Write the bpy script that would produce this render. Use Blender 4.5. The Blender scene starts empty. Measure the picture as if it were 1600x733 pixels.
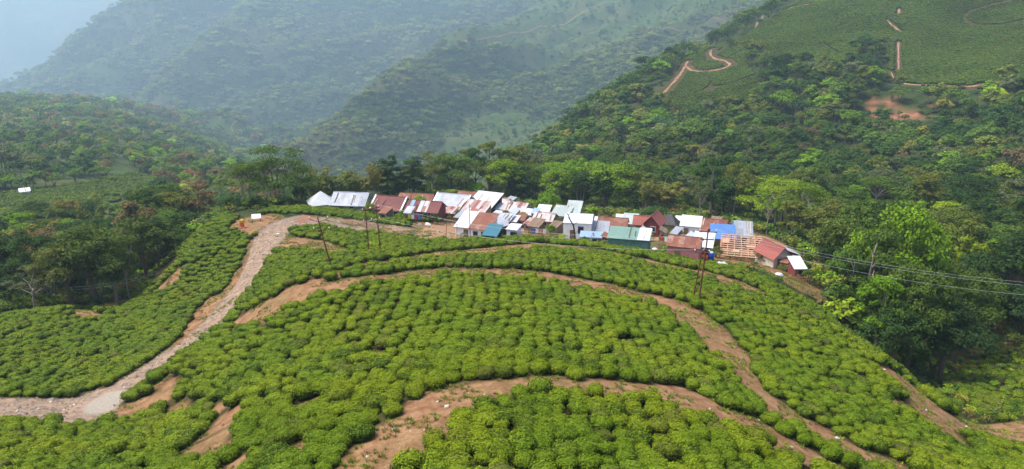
import bpy, math, random
import numpy as np

random.seed(7)
RNG = np.random.default_rng(11)
SC = bpy.context.scene
COL = SC.collection
R = math.radians

# ---------------------------------------------------------------- camera, light, exposure
cam_d = bpy.data.cameras.new('camera'); cam = bpy.data.objects.new('camera', cam_d); COL.objects.link(cam)
cam.location = (0, 0, 0); cam.rotation_euler = (R(90 - 17.0), 0, 0)
cam_d.sensor_width = 36.0; cam_d.lens = 36.0 * 1150 / 1600
cam_d.clip_start = 0.5; cam_d.clip_end = 30000
SC.camera = cam

SUN_EL, SUN_AZ = 62.0, -85.0          # azimuth from +Y (view direction) towards +X
world = bpy.data.worlds.new('World'); SC.world = world; world.use_nodes = True
wn = world.node_tree.nodes; wl = world.node_tree.links
sky = wn.new('ShaderNodeTexSky'); sky.sky_type = 'NISHITA'; sky.sun_disc = False
sky.sun_elevation = R(SUN_EL); sky.sun_rotation = R(SUN_AZ)
sky.altitude = 900; sky.air_density = 1.0; sky.dust_density = 8.0; sky.ozone_density = 1.0
wn['Background'].inputs['Strength'].default_value = 0.125
wl.new(sky.outputs['Color'], wn['Background'].inputs['Color'])
sun_d = bpy.data.lights.new('sun', 'SUN'); sun_d.energy = 1.8; sun_d.angle = R(28); sun_d.color = (1.0, 0.95, 0.86)
sun = bpy.data.objects.new('sun', sun_d); COL.objects.link(sun)
sun.rotation_euler = (R(90 - SUN_EL), 0, R(180 - SUN_AZ)); sun.location = (0, 0, 300)
vs = SC.view_settings
vs.view_transform = 'Standard'; vs.look = 'None'; vs.gamma = 1.0; vs.exposure = 1.28
SC.cycles.max_bounces = 5; SC.cycles.diffuse_bounces = 3; SC.cycles.glossy_bounces = 1
SC.cycles.transmission_bounces = 3; SC.cycles.volume_bounces = 3; SC.cycles.transparent_max_bounces = 4
SC.cycles.use_denoising = True
# ---------------------------------------------------------------- camera geometry and terrain height model
F_PX, CX, CY, PITCH = 1150.0, 800.0, 366.5, math.radians(17.0)
CP, SP = math.cos(PITCH), math.sin(PITCH)
AZ_K = 1.6

def pix_dir(px, py):
    """azimuth and tangent of elevation of a sight line"""
    dx = (px - CX) / F_PX; dy = (py - CY) / F_PX
    fy = CP - dy * SP; fz = -SP - dy * CP
    h = np.hypot(dx, fy)
    return np.arctan2(dx, fy), fz / h

def project(x, y, z):
    """world -> photo pixel (1600 wide)"""
    d = y * CP - z * SP
    u = y * SP + z * CP
    return CX + F_PX * x / d, CY - F_PX * u / d

# survey points of the landform: (column, row, horizontal distance in metres)
SURVEY = [
 # nose of the tea knoll
 (800,733,27),(800,670,31),(800,620,35.5),(800,590,38.5),(800,540,45),(800,500,51),(800,460,59),(800,425,69),(800,400,81),(800,384,91),(800,378,101),(800,376,108),
 (1000,733,29),(1000,660,34),(1000,600,40),(1000,540,49),(1000,500,56),(1000,460,65.5),(1000,430,75),(1000,412,84),(1000,400,92),(1000,395,102),
 (1200,733,33),(1200,690,37.5),(1200,640,44),(1200,600,50),(1200,560,57),(1200,520,65),(1200,480,75),(1200,452,85),(1200,436,95),(1200,428,104),
 (1100,425,86),(1100,415,96),(1280,490,89),(1260,455,104),(1290,478,103),(1340,530,84),(1345,545,97),
 (1400,733,44),(1400,680,52),(1400,640,58.5),(1400,600,66),(1400,578,72),(1400,590,90),
 (1470,640,66),(1480,655,78),(1550,733,57),(1550,700,63),(1550,685,67),(1600,733,54),(1600,690,68),(1680,700,70),(1680,760,55),
 (1500,640,86),(1600,660,78),(1550,600,100),(1600,560,118),(1500,585,112),(1680,640,86),(1680,560,118),
 (600,733,28),(600,690,31),(600,640,35.5),(600,590,41.5),(600,540,48),(600,500,54),(600,460,61),(600,432,67),(600,410,76),(600,395,86),(600,383,97),
 (400,733,33),(400,690,37.5),(400,640,43),(400,600,48),(400,560,54),(400,520,60),(400,490,66),(400,465,73),(420,440,79),(430,410,88),
 (450,380,101),(440,350,119),(500,380,101),(500,352,118),(550,345,127),(600,362,117),(680,364,120),(700,348,134),(640,345,130),
 (300,733,38),(200,733,42),(0,733,45),(-100,733,47),(100,700,50),(0,690,52),(0,660,60),(160,645,60),(0,636,65),(-100,640,68),(230,680,51),(300,680,47),
 (300,640,53),(300,600,58),(300,565,63),(350,600,53),(350,540,65),(240,620,60),
 (165,630,62.5),(200,600,66),(250,572,70),(300,540,75),(340,500,82),(370,455,90),(390,420,98),(405,385,107),(420,360,115),
 (0,600,72),(0,560,81),(0,520,94),(0,503,102),(100,620,67),(100,560,81),(100,510,97),(100,486,107),(200,560,78),(200,520,90),(210,492,102),(-100,600,74),(-100,510,100),
 (250,480,101),(300,440,105),(350,400,109),(300,400,115),(330,360,126),(380,345,124),(360,335,133),(390,336,130),(270,530,82),
 # left valley
 (200,478,118),(100,482,122),(0,490,124),(250,425,131),(300,372,142),(340,345,148),(100,445,150),(0,440,152),(-100,470,130),(0,400,182),(100,385,200),(200,385,190),(280,345,200),
 (100,332,260),(0,335,258),(200,315,280),(300,318,270),(100,292,340),(200,275,390),(0,290,345),(0,255,430),(300,292,400),(380,300,330),(100,230,540),(0,215,600),(200,225,560),(300,255,540),(390,275,520),
 (100,190,720),(0,180,750),(200,195,760),(300,222,740),(400,250,760),(100,163,930),(0,163,930),(200,172,950),(280,190,960),(350,222,1000),(420,245,1050),
 (100,175,1150),(0,175,1150),(200,185,1200),(-120,170,900),(-120,250,420),(-120,330,260),(-120,400,180),(300,205,1250),
 # village shelf
 (500,327,146),(560,330,146),(620,338,142),(700,333,152),(750,318,172),(750,345,140),(750,372,124),(800,335,158),(850,343,150),(900,352,143),(900,376,121),
 (950,352,147),(1000,357,144),(1000,382,121),(1050,352,149),(1080,386,122),(1080,405,111),(1120,367,143),(1150,402,120),(1170,372,140),(1210,405,124),(1250,432,114),(1285,460,108),
 (480,322,168),(600,318,180),(700,308,196),(800,320,190),(900,330,186),(1000,335,185),(1100,340,184),(1200,358,176),(1280,400,150),(1340,470,122),(1330,420,150),
 # valley behind the wood
 (500,335,300),(500,318,600),(600,335,330),(600,305,680),(700,330,330),(700,300,640),(800,325,300),(420,335,250),(420,305,500),(460,300,800),
 # right-hand hill
 (790,262,345),(840,235,372),(890,200,405),(940,165,440),(1000,126,480),(1050,98,505),(1100,74,540),(1150,42,575),(1200,18,605),(1300,-25,650),(1450,-60,680),(1600,-80,690),
 (850,300,225),(900,250,295),(900,300,225),(1000,305,222),(1000,260,272),(1000,210,330),(1000,165,400),(1100,308,222),(1100,260,272),(1100,210,330),(1100,160,390),(1100,110,460),
 (1200,312,225),(1200,258,280),(1200,205,335),(1200,150,390),(1200,100,445),(1200,50,515),(1300,350,190),(1300,290,250),(1300,205,330),(1300,150,380),(1300,100,430),(1300,50,490),(1300,0,565),
 (1400,370,180),(1400,290,250),(1400,205,330),(1400,100,430),(1400,0,555),(1500,400,165),(1500,290,245),(1500,205,320),(1500,100,420),(1500,0,535),(1600,450,150),(1600,370,190),(1600,290,245),(1600,205,310),(1600,100,410),(1600,0,525),
 (1720,450,150),(1720,290,240),(1720,100,400),(1720,-20,530),(1400,480,128),(1450,530,122),(1500,480,138),
 (790,285,440),(840,265,480),(900,235,540),(1000,170,660),(1100,120,760),(1200,70,850),(1350,10,900),(1600,-30,950),
 # last ridge
 (0,150,5050),(100,100,5100),(0,80,5300),(0,10,5700),(45,8,5700),(90,-8,5700),(200,-25,5700),(350,-60,5700),(-120,5,5700),(0,60,9500),(200,40,9500),(-120,60,9500),(600,-80,8500),(1000,-70,7000),(1600,-60,7000),(1600,-50,3000),
 # before the frame
 (800,900,19),(400,900,23),(1200,900,22),(0,900,32),(1600,900,38),(-150,900,34),(1750,900,40),
]
FAR_SURVEY = [
 # front spur of the far valley side: its face, its crest, the gully behind the crest
 (600,275,930),(700,275,900),(500,262,960),(800,240,960),(700,205,1120),(600,215,1060),(560,215,1010),(800,150,1300),(900,150,1240),(900,100,1450),(700,130,1330),(800,85,1560),(900,45,1700),(1000,110,1250),(1000,50,1550),(1000,0,1800),(1100,60,1330),(1100,0,1700),(1200,0,1400),(1200,-60,1800),(1000,-90,2300),
 (470,245,960),(500,212,1010),(560,170,1130),(600,140,1230),(640,112,1330),(680,86,1450),(720,64,1580),(800,34,1760),(900,-8,1960),(1000,-40,2100),
 (470,262,1080),(500,232,1140),(560,190,1270),(600,160,1380),(640,132,1500),(680,106,1640),(720,84,1780),(800,54,1980),(900,12,2200),
 # low dark spur in the valley mouth
 (330,186,1500),(380,191,1520),(430,204,1500),(462,222,1430),(400,232,1350),(440,242,1280),(330,202,1660),(400,212,1690),(450,228,1600),
 # hazy face behind, with its own spur
 (485,208,1800),(525,186,1850),(440,190,1850),(400,120,2150),(500,130,2050),(560,112,2080),(600,84,2200),(650,52,2330),(700,14,2500),(500,60,2420),(400,60,2400),(600,0,2600),(500,0,2680),(700,-40,2700),(800,-60,2700),
 (230,166,2060),(260,143,2120),(290,119,2200),(320,90,2310),(350,60,2420),(400,14,2600),(230,180,2250),(260,160,2310),(290,138,2410),(320,110,2520),(350,80,2630),(400,34,2830),
 (300,66,2680),(300,24,2760),(200,166,2380),(200,112,2600),(200,64,2790),(120,160,2500),(120,120,2700),
 (15,155,2900),(50,137,2880),(110,95,2850),(180,50,2830),(240,6,2800),(300,-30,2850),(-80,200,2900),
 (15,176,3300),(50,162,3300),(110,126,3300),(180,84,3250),(240,44,3250),(300,8,3300),(400,-40,3200),
]
_s = np.array(SURVEY, float)
_lh = (_s[:, 0] <= 420) & (_s[:, 2] > 500) & (_s[:, 2] <= 1260)
_s[:, 2] = np.where(_lh, 500 * (_s[:, 2] / 500) ** 1.5, _s[:, 2])
_s = np.concatenate([_s, np.array(FAR_SURVEY, float)])
_az, _e = pix_dir(_s[:, 0], _s[:, 1])
_P = np.stack([_az * AZ_K, np.log(_s[:, 2])], 1)

def _tps(d2):
    return 0.5 * d2 * np.log(d2 + 1e-12)

def _fit(P, v, lam):
    n = len(P)
    d2 = ((P[:, None] - P[None]) ** 2).sum(-1)
    A = np.zeros((n + 3, n + 3)); A[:n, :n] = _tps(d2) + lam * np.eye(n)
    A[:n, n] = 1; A[:n, n + 1:] = P; A[n, :n] = 1; A[n + 1:, :n] = P.T
    return np.linalg.solve(A, np.concatenate([v, np.zeros(3)]))

_W = _fit(_P, _e, 2e-5)

def smooth01(a, b, t):
    t = np.clip((t - a) / (b - a), 0, 1); return t * t * (3 - 2 * t)

# ---- lattice noise in numpy
def _hash2(ix, iy, seed):
    h = (ix.astype(np.int64) * 374761393 + iy.astype(np.int64) * 668265263 + seed * 1442695041) & 0xFFFFFFFF
    h = ((h ^ (h >> 13)) * 1274126177) & 0xFFFFFFFF
    return ((h ^ (h >> 16)) & 0xFFFFFF) / float(0xFFFFFF)

def vnoise(x, y, seed=0):
    x0 = np.floor(x); y0 = np.floor(y); fx = x - x0; fy = y - y0
    fx = fx * fx * fx * (fx * (fx * 6 - 15) + 10); fy = fy * fy * fy * (fy * (fy * 6 - 15) + 10)
    a = _hash2(x0, y0, seed); b = _hash2(x0 + 1, y0, seed); c = _hash2(x0, y0 + 1, seed); d = _hash2(x0 + 1, y0 + 1, seed)
    return (a + (b - a) * fx) * (1 - fy) + (c + (d - c) * fx) * fy

def fbm(x, y, seed=0, n=4):
    s = 0; a = 0.5; t = 0
    for k in range(n):
        s = s + a * vnoise(x, y, seed + k * 17); t += a; x = x * 2.03 + 11.3; y = y * 2.03 + 5.7; a *= 0.5
    return s / t - 0.5

def base_height(x, y):
    r = np.hypot(x, y); az = np.arctan2(x, y); lr = np.log(np.maximum(r, 5))
    q = np.stack([az.ravel() * AZ_K, lr.ravel()], 1)
    out = np.empty(len(q)); n = len(_P)
    for i in range(0, len(q), 20000):
        b = q[i:i + 20000]
        d2 = ((b[:, None] - _P[None]) ** 2).sum(-1)
        out[i:i + 20000] = _tps(d2) @ _W[:n] + _W[n] + b @ _W[n + 1:]
    return out.reshape(np.shape(x)) * r

def spurs(x, y):
    """ridge lines (1) and gullies (0) that run down the far valley sides, broad and fine"""
    ca, sa = math.cos(0.5), math.sin(0.5); u = x * ca + y * sa; v = -x * sa + y * ca
    wob = fbm(x / 700, y / 700, 51, 3) * 420
    return 1 - np.abs(2 * vnoise((v + wob) / 165, u / 900, 31) - 1), 1 - np.abs(2 * vnoise((v + wob) / 62, u / 300, 37) - 1)

def height(x, y):
    x = np.asarray(x, float); y = np.asarray(y, float)
    r = np.hypot(x, y)
    z = base_height(x, y)
    z = z + fbm(x / 9, y / 9, 3, 3) * 0.5
    far = smooth01(700, 1500, r)
    lh = smooth01(math.atan((480 - CX) / F_PX), math.atan((400 - CX) / F_PX), np.arctan2(x, y)) * (1 - smooth01(1500, 1750, r))
    far = far * (1 - lh)
    # gullies and spurs run down the far valley sides (towards lower left), relief grows with the size of the mountain
    g, g2 = spurs(x, y)
    z = z + far * (np.minimum(r, 2300) * (0.034 * (g - 0.5) + 0.026 * (g2 - 0.5)) + fbm(x / 90, y / 90, 7, 4) * 26)
    mid = smooth01(190, 300, r) * np.where(lh > 0, 1, 1 - far)
    z = z + mid * (fbm(x / 70, y / 70, 11, 4) * 12)
    top = 0.018 * r + 25                                    # what rises out of the picture levels off into a plateau
    return np.where(z > top, top + 30 * np.tanh((z - top) / 260), z)
# ---------------------------------------------------------------- mesh, object and material helpers
def mesh_np(name, verts, faces, mats=(), smooth=False, attrs=None, fmat=None):
    """faces: (n,4) or (n,3) int array, or a list of such arrays"""
    me = bpy.data.meshes.new(name)
    fl = faces if isinstance(faces, list) else [faces]
    fl = [np.asarray(f, np.int64) for f in fl if len(f)]
    verts = np.asarray(verts, np.float32)
    me.vertices.add(len(verts)); me.vertices.foreach_set('co', verts.ravel())
    nl = sum(f.size for f in fl); nf = sum(len(f) for f in fl)
    me.loops.add(nl); me.loops.foreach_set('vertex_index', np.concatenate([f.ravel() for f in fl]).astype(np.int32))
    me.polygons.add(nf)
    tot = np.concatenate([np.full(len(f), f.shape[1]) for f in fl]); st = np.concatenate([[0], np.cumsum(tot)[:-1]])
    me.polygons.foreach_set('loop_start', st.astype(np.int32))
    if fmat is not None: me.polygons.foreach_set('material_index', np.asarray(fmat, np.int32))
    for m in mats: me.materials.append(m)
    for k, (typ, arr) in (attrs or {}).items():
        a = me.attributes.new(k, typ, 'POINT')
        arr = np.asarray(arr, np.float32 if typ != 'INT' else np.int32)
        a.data.foreach_set({'FLOAT': 'value', 'INT': 'value', 'FLOAT_COLOR': 'color', 'FLOAT_VECTOR': 'vector'}[typ], arr.ravel())
    me.update(calc_edges=True)
    me.polygons.foreach_set('use_smooth', np.full(nf, bool(smooth)))
    return me

def link(name, data, parent=None, loc=None):
    o = bpy.data.objects.new(name, data); COL.objects.link(o)
    if parent is not None: o.parent = parent
    if loc is not None: o.location = loc
    return o

def tag(o, label=None, cat=None, group=None, kind=None):
    if label: o['label'] = label
    if cat: o['category'] = cat
    if group: o['group'] = group
    if kind: o['kind'] = kind
    return o

class MB:
    """collects shapes for ONE mesh object"""
    def __init__(s): s.v = []; s.q = []; s.t = []; s.n = 0
    def add(s, v, q=(), t=()):
        v = np.asarray(v, float).reshape(-1, 3)
        for f in q: s.q.append([i + s.n for i in f])
        for f in t: s.t.append([i + s.n for i in f])
        s.v.append(v); s.n += len(v); return s
    def box(s, x0, x1, y0, y1, z0, z1):
        return s.add([(x0,y0,z0),(x1,y0,z0),(x1,y1,z0),(x0,y1,z0),(x0,y0,z1),(x1,y0,z1),(x1,y1,z1),(x0,y1,z1)],
                     [(0,3,2,1),(4,5,6,7),(0,1,5,4),(1,2,6,5),(2,3,7,6),(3,0,4,7)])
    def slab(s, a, b, c, d, t):
        """a sheet with corners a b c d (counter-clockwise from above) and thickness t downwards along its normal"""
        P = np.array([a, b, c, d], float); n = np.cross(P[1] - P[0], P[3] - P[0]); n /= np.linalg.norm(n)
        return s.add(np.concatenate([P - n * t, P]), [(0,3,2,1),(4,5,6,7),(0,1,5,4),(1,2,6,5),(2,3,7,6),(3,0,4,7)])
    def tube(s, pts, rad, n=6, cap=True):
        pts = np.asarray(pts, float); m = len(pts); rad = np.broadcast_to(np.asarray(rad, float), (m,))
        tg = np.gradient(pts, axis=0); tg /= np.linalg.norm(tg, axis=1)[:, None] + 1e-9
        ref = np.array([0.31, 0.17, 0.93]); ref = ref if abs(tg[0] @ ref) < 0.93 else np.array([0.9, 0.2, 0.1])
        u = np.cross(tg, ref); u /= np.linalg.norm(u, axis=1)[:, None]; w = np.cross(tg, u)
        a = np.arange(n) * 2 * math.pi / n
        V = (pts[:, None] + rad[:, None, None] * (np.cos(a)[None, :, None] * u[:, None] + np.sin(a)[None, :, None] * w[:, None])).reshape(-1, 3)
        q = [(i*n+k, i*n+(k+1)%n, (i+1)*n+(k+1)%n, (i+1)*n+k) for i in range(m-1) for k in range(n)]
        t = []
        if cap:
            V = np.concatenate([V, pts[:1], pts[-1:]]); c0, c1 = m*n, m*n+1
            t = [(c0, (k+1)%n, k) for k in range(n)] + [(c1, (m-1)*n+k, (m-1)*n+(k+1)%n) for k in range(n)]
        return s.add(V, q, t)
    def ball(s, c, rx, ry, rz, nu=10, nv=7, zmin=-1.0):
        V = []
        for i in range(nv + 1):
            th = math.pi * i / nv
            for k in range(nu):
                ph = 2 * math.pi * k / nu
                V.append((c[0] + rx*math.sin(th)*math.cos(ph), c[1] + ry*math.sin(th)*math.sin(ph), c[2] + rz*max(math.cos(th), zmin)))
        q = [(i*nu+k, (i+1)*nu+k, (i+1)*nu+(k+1)%nu, i*nu+(k+1)%nu) for i in range(nv) for k in range(nu)]
        return s.add(V, q)
    def mesh(s, name, mat, smooth=False):
        return mesh_np(name, np.concatenate(s.v), [np.array(s.q, int).reshape(-1, 4), np.array(s.t, int).reshape(-1, 3)], [mat], smooth)
    def build(s, name, mat, parent=None, smooth=False):
        return link(name, s.mesh(name, mat, smooth), parent)

# ---- node materials
class NT:
    def __init__(s, name):
        s.m = bpy.data.materials.new(name); s.m.use_nodes = True
        s.nt = s.m.node_tree; s.nt.nodes.clear(); s.out = s.nt.nodes.new('ShaderNodeOutputMaterial')
    def n(s, typ, props=None, **inp):
        nd = s.nt.nodes.new('ShaderNode' + typ)
        for k, v in (props or {}).items(): setattr(nd, k, v)
        for k, v in inp.items(): s.set(nd, k, v)
        return nd
    def set(s, nd, key, v):
        sock = nd.inputs[int(key[1:])] if key[0] == 'i' and key[1:].isdigit() else nd.inputs[key.replace('_', ' ')]
        if isinstance(v, bpy.types.NodeSocket): s.nt.links.new(v, sock)
        else:
            if hasattr(sock.default_value, '__len__') and len(sock.default_value) == 4 and len(v) == 3: v = (*v, 1)
            sock.default_value = v
    def mix(s, fac, a, b, mode='MIX'):
        nd = s.nt.nodes.new('ShaderNodeMix'); nd.data_type = 'RGBA'; nd.blend_type = mode; nd.clamp_factor = True
        for k, v in ((0, fac), (6, a), (7, b)):
            sock = nd.inputs[k]
            if isinstance(v, bpy.types.NodeSocket): s.nt.links.new(v, sock)
            else: sock.default_value = (*v, 1) if hasattr(v, '__len__') and len(v) == 3 else v
        return nd.outputs[2]
    def math(s, op, a, b=0.0, clamp=False):
        nd = s.nt.nodes.new('ShaderNodeMath'); nd.operation = op; nd.use_clamp = clamp
        for k, v in ((0, a), (1, b)):
            if isinstance(v, bpy.types.NodeSocket): s.nt.links.new(v, nd.inputs[k])
            else: nd.inputs[k].default_value = v
        return nd.outputs[0]
    def noise(s, vec, scale, detail=3, rough=0.55):
        nd = s.n('TexNoise', Scale=scale, Detail=detail, Roughness=rough)
        if vec is not None: s.nt.links.new(vec, nd.inputs['Vector'])
        return nd.outputs['Fac']
    def ramp(s, fac, stops):
        nd = s.nt.nodes.new('ShaderNodeValToRGB'); cr = nd.color_ramp
        while len(cr.elements) < len(stops): cr.elements.new(0.5)
        for e, (p, c) in zip(cr.elements, stops): e.position = p; e.color = (*c, 1) if len(c) == 3 else c
        s.nt.links.new(fac, nd.inputs[0]); return nd.outputs[0]
    def step(s, v, a, b):
        nd = s.n('MapRange', {'interpolation_type': 'SMOOTHSTEP'}); s.nt.links.new(v, nd.inputs[0])
        nd.inputs[1].default_value = a; nd.inputs[2].default_value = b; return nd.outputs[0]
    def finish(s, color, rough=0.8, spec=0.2, metal=0.0, bump=None, bump_d=0.02, transl=0.0, transl_col=None):
        b = s.n('BsdfPrincipled', Roughness=rough, Metallic=metal); b.inputs['Specular IOR Level'].default_value = spec
        s.set(b, 'Base_Color', color)
        if bump is not None:
            bp = s.n('Bump', Strength=1.0, Distance=bump_d, Height=bump); s.nt.links.new(bp.outputs[0], b.inputs['Normal'])
        sh = b.outputs[0]
        if transl > 0:
            t = s.n('BsdfTranslucent'); s.set(t, 'Color', transl_col if transl_col is not None else color)
            mx = s.n('MixShader', Fac=transl); s.nt.links.new(sh, mx.inputs[1]); s.nt.links.new(t.outputs[0], mx.inputs[2]); sh = mx.outputs[0]
        s.nt.links.new(sh, s.out.inputs['Surface']); return s.m

def plain(name, col, rough=0.7, var=0.25, scale=3.0, spec=0.25, metal=0.0):
    t = NT(name); co = t.n('TexCoord').outputs['Object']
    f = t.noise(co, scale, 4)
    c = t.mix(t.step(f, 0.3, 0.7), [x * (1 - var) for x in col], [min(1, x * (1 + var * 0.6)) for x in col])
    return t.finish(c, rough, spec, metal)

def foliage_mat(name, source, young=None, transl=0.25, rnd=0.35):
    """leaf material; colour comes from the object, the instance or a fixed pair, and varies by leaf and by plant"""
    t = NT(name)
    isl = t.n('NewGeometry').outputs['Random Per Island']
    if source == 'object': base = t.n('ObjectInfo').outputs['Color']
    elif source == 'instance': base = t.n('Attribute', {'attribute_type': 'INSTANCER', 'attribute_name': 'icol'}).outputs['Color']
    else:
        oi = t.n('ObjectInfo').outputs['Random']
        base = t.ramp(oi, source)
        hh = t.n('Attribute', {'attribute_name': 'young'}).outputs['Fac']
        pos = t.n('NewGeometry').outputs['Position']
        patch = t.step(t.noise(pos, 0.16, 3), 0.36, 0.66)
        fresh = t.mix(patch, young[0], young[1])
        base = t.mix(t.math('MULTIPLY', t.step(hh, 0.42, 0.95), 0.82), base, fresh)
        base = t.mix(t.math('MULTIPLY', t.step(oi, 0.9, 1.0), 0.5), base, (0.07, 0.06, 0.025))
    k = t.math('ADD', t.math('MULTIPLY', isl, 2 * rnd), 1 - rnd)
    v = t.n('VectorMath', {'operation': 'SCALE'}); t.nt.links.new(base, v.inputs[0]); t.nt.links.new(k, v.inputs['Scale'])
    col = v.outputs[0]
    tc = t.mix(0.35, col, (0.16, 0.20, 0.01))
    return t.finish(col, 0.7, 0.08, transl=transl, transl_col=tc)

# ---- instanced ground cover (only for what nobody could count)
def scatter(name, pts, rot, scl, vid, icol, variants, label, parent=None):
    """one 'stuff' object: a point mesh whose node tree sets a variant on every point"""
    me = bpy.data.meshes.new(name); n = len(pts)
    me.vertices.add(n); me.vertices.foreach_set('co', np.asarray(pts, np.float32).ravel())
    for k, typ, arr, f in (('rot', 'FLOAT_VECTOR', rot, 'vector'), ('scl', 'FLOAT_VECTOR', scl, 'vector'), ('vid', 'INT', vid, 'value'), ('icol', 'FLOAT_COLOR', icol, 'color')):
        a = me.attributes.new(k, typ, 'POINT'); a.data.foreach_set(f, np.asarray(arr, np.int32 if typ == 'INT' else np.float32).ravel())
    me.update()
    o = link(name, me); tag(o, label, None, None, 'stuff')
    src = bpy.data.collections.new(name + '_kinds')
    for i, m in enumerate(variants):
        src.objects.link(bpy.data.objects.new('%s_kind_%02d' % (name, i), m))
    ng = bpy.data.node_groups.new(name + '_nodes', 'GeometryNodeTree')
    ng.interface.new_socket('Geometry', in_out='INPUT', socket_type='NodeSocketGeometry')
    ng.interface.new_socket('Geometry', in_out='OUTPUT', socket_type='NodeSocketGeometry')
    N = ng.nodes; L = ng.links
    gi = N.new('NodeGroupInput'); go = N.new('NodeGroupOutput')
    ci = N.new('GeometryNodeCollectionInfo'); ci.inputs['Collection'].default_value = src
    ci.inputs['Separate Children'].default_value = True; ci.inputs['Reset Children'].default_value = True
    ip = N.new('GeometryNodeInstanceOnPoints'); ip.inputs['Pick Instance'].default_value = True
    def attr(nm, dt):
        a = N.new('GeometryNodeInputNamedAttribute'); a.data_type = dt; a.inputs['Name'].default_value = nm
        return [s for s in a.outputs if s.enabled and s.name == 'Attribute'][0]
    L.new(gi.outputs[0], ip.inputs['Points']); L.new(ci.outputs[0], ip.inputs['Instance'])
    L.new(attr('vid', 'INT'), ip.inputs['Instance Index'])
    e2r = N.new('FunctionNodeEulerToRotation'); L.new(attr('rot', 'FLOAT_VECTOR'), e2r.inputs[0]); L.new(e2r.outputs[0], ip.inputs['Rotation'])
    L.new(attr('scl', 'FLOAT_VECTOR'), ip.inputs['Scale']); L.new(ip.outputs[0], go.inputs[0])
    md = o.modifiers.new('scatter', 'NODES'); md.node_group = ng
    return o
# ---------------------------------------------------------------- ground sheet on a polar lattice (finer where it is near)
NA, NR = 640, 780
GA = np.radians(np.linspace(-46, 46, NA)); GL = np.linspace(math.log(14), math.log(10900), NR)
_aa, _ll = np.meshgrid(GA, GL, indexing='ij'); _rr = np.exp(_ll)
GX = _rr * np.sin(_aa); GY = _rr * np.cos(_aa); GZ = height(GX, GY)
GE = GZ / _rr; GRUN = np.maximum.accumulate(GE, axis=1); GR = np.exp(GL)

def _bil(arr, x, y):
    x = np.asarray(x, float); y = np.asarray(y, float)
    a = (np.arctan2(x, y) - GA[0]) / (GA[1] - GA[0]); l = (np.log(np.hypot(x, y)) - GL[0]) / (GL[1] - GL[0])
    a = np.clip(a, 0, NA - 1.001); l = np.clip(l, 0, NR - 1.001)
    i = a.astype(int); j = l.astype(int); u = a - i; v = l - j
    return arr[i, j]*(1-u)*(1-v) + arr[i+1, j]*u*(1-v) + arr[i, j+1]*(1-u)*v + arr[i+1, j+1]*u*v

def gz(x, y): return _bil(GZ, x, y)

def hit(px, py, rmin=0.0):
    """the ground point seen along a sight line"""
    az, e = pix_dir(float(px), float(py))
    ai = (az - GA[0]) / (GA[1] - GA[0]); i = int(np.clip(ai, 0, NA - 2)); u = ai - i
    col = GE[i] * (1 - u) + GE[i + 1] * u
    j0 = max(1, int(np.searchsorted(GR, rmin)))
    k = np.nonzero(col[j0:] >= e)[0]
    j = j0 + (k[0] if len(k) else NR - 1 - j0)
    e0, e1 = col[j - 1], col[j]; t = 0 if e1 <= e0 else min(1, max(0, (e - e0) / (e1 - e0)))
    r = math.exp(GL[j - 1] + t * (GL[j] - GL[j - 1]))
    x, y = r * math.sin(az), r * math.cos(az)
    return np.array([x, y, float(gz(x, y))])

def visible(x, y, z):
    """whether the bare ground leaves the point in view"""
    r = np.hypot(x, y); a = np.clip(((np.arctan2(x, y) - GA[0]) / (GA[1] - GA[0])).round().astype(int), 0, NA - 1)
    j = np.clip(((np.log(r) - GL[0]) / (GL[1] - GL[0])).astype(int) - 2, 0, NR - 1)
    return z / r >= GRUN[a, j] - 0.004

def in_poly(px, py, poly):
    P = np.asarray(poly, float); r = np.zeros(np.shape(px), bool); j = len(P) - 1
    for i in range(len(P)):
        c = ((P[i, 1] > py) != (P[j, 1] > py))
        r ^= c & (px < (P[j, 0] - P[i, 0]) * (py - P[i, 1]) / (P[j, 1] - P[i, 1] + 1e-12) + P[i, 0]); j = i
    return r

def polyline_plan(pts, rmin=0.0):
    return np.array([hit(p[0], p[1], p[2] if len(p) > 2 else rmin)[:2] for p in pts])

def dist_line(x, y, P, W):
    """signed distance to the edge of a way: plan polyline P with widths W"""
    d = np.full(np.shape(x), 1e9)
    for i in range(len(P) - 1):
        a, b = P[i], P[i + 1]; ab = b - a; L2 = ab @ ab + 1e-9
        t = np.clip(((x - a[0]) * ab[0] + (y - a[1]) * ab[1]) / L2, 0, 1)
        d = np.minimum(d, np.hypot(x - a[0] - t * ab[0], y - a[1] - t * ab[1]) - (W[i] + (W[i + 1] - W[i]) * t) / 2)
    return d

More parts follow.
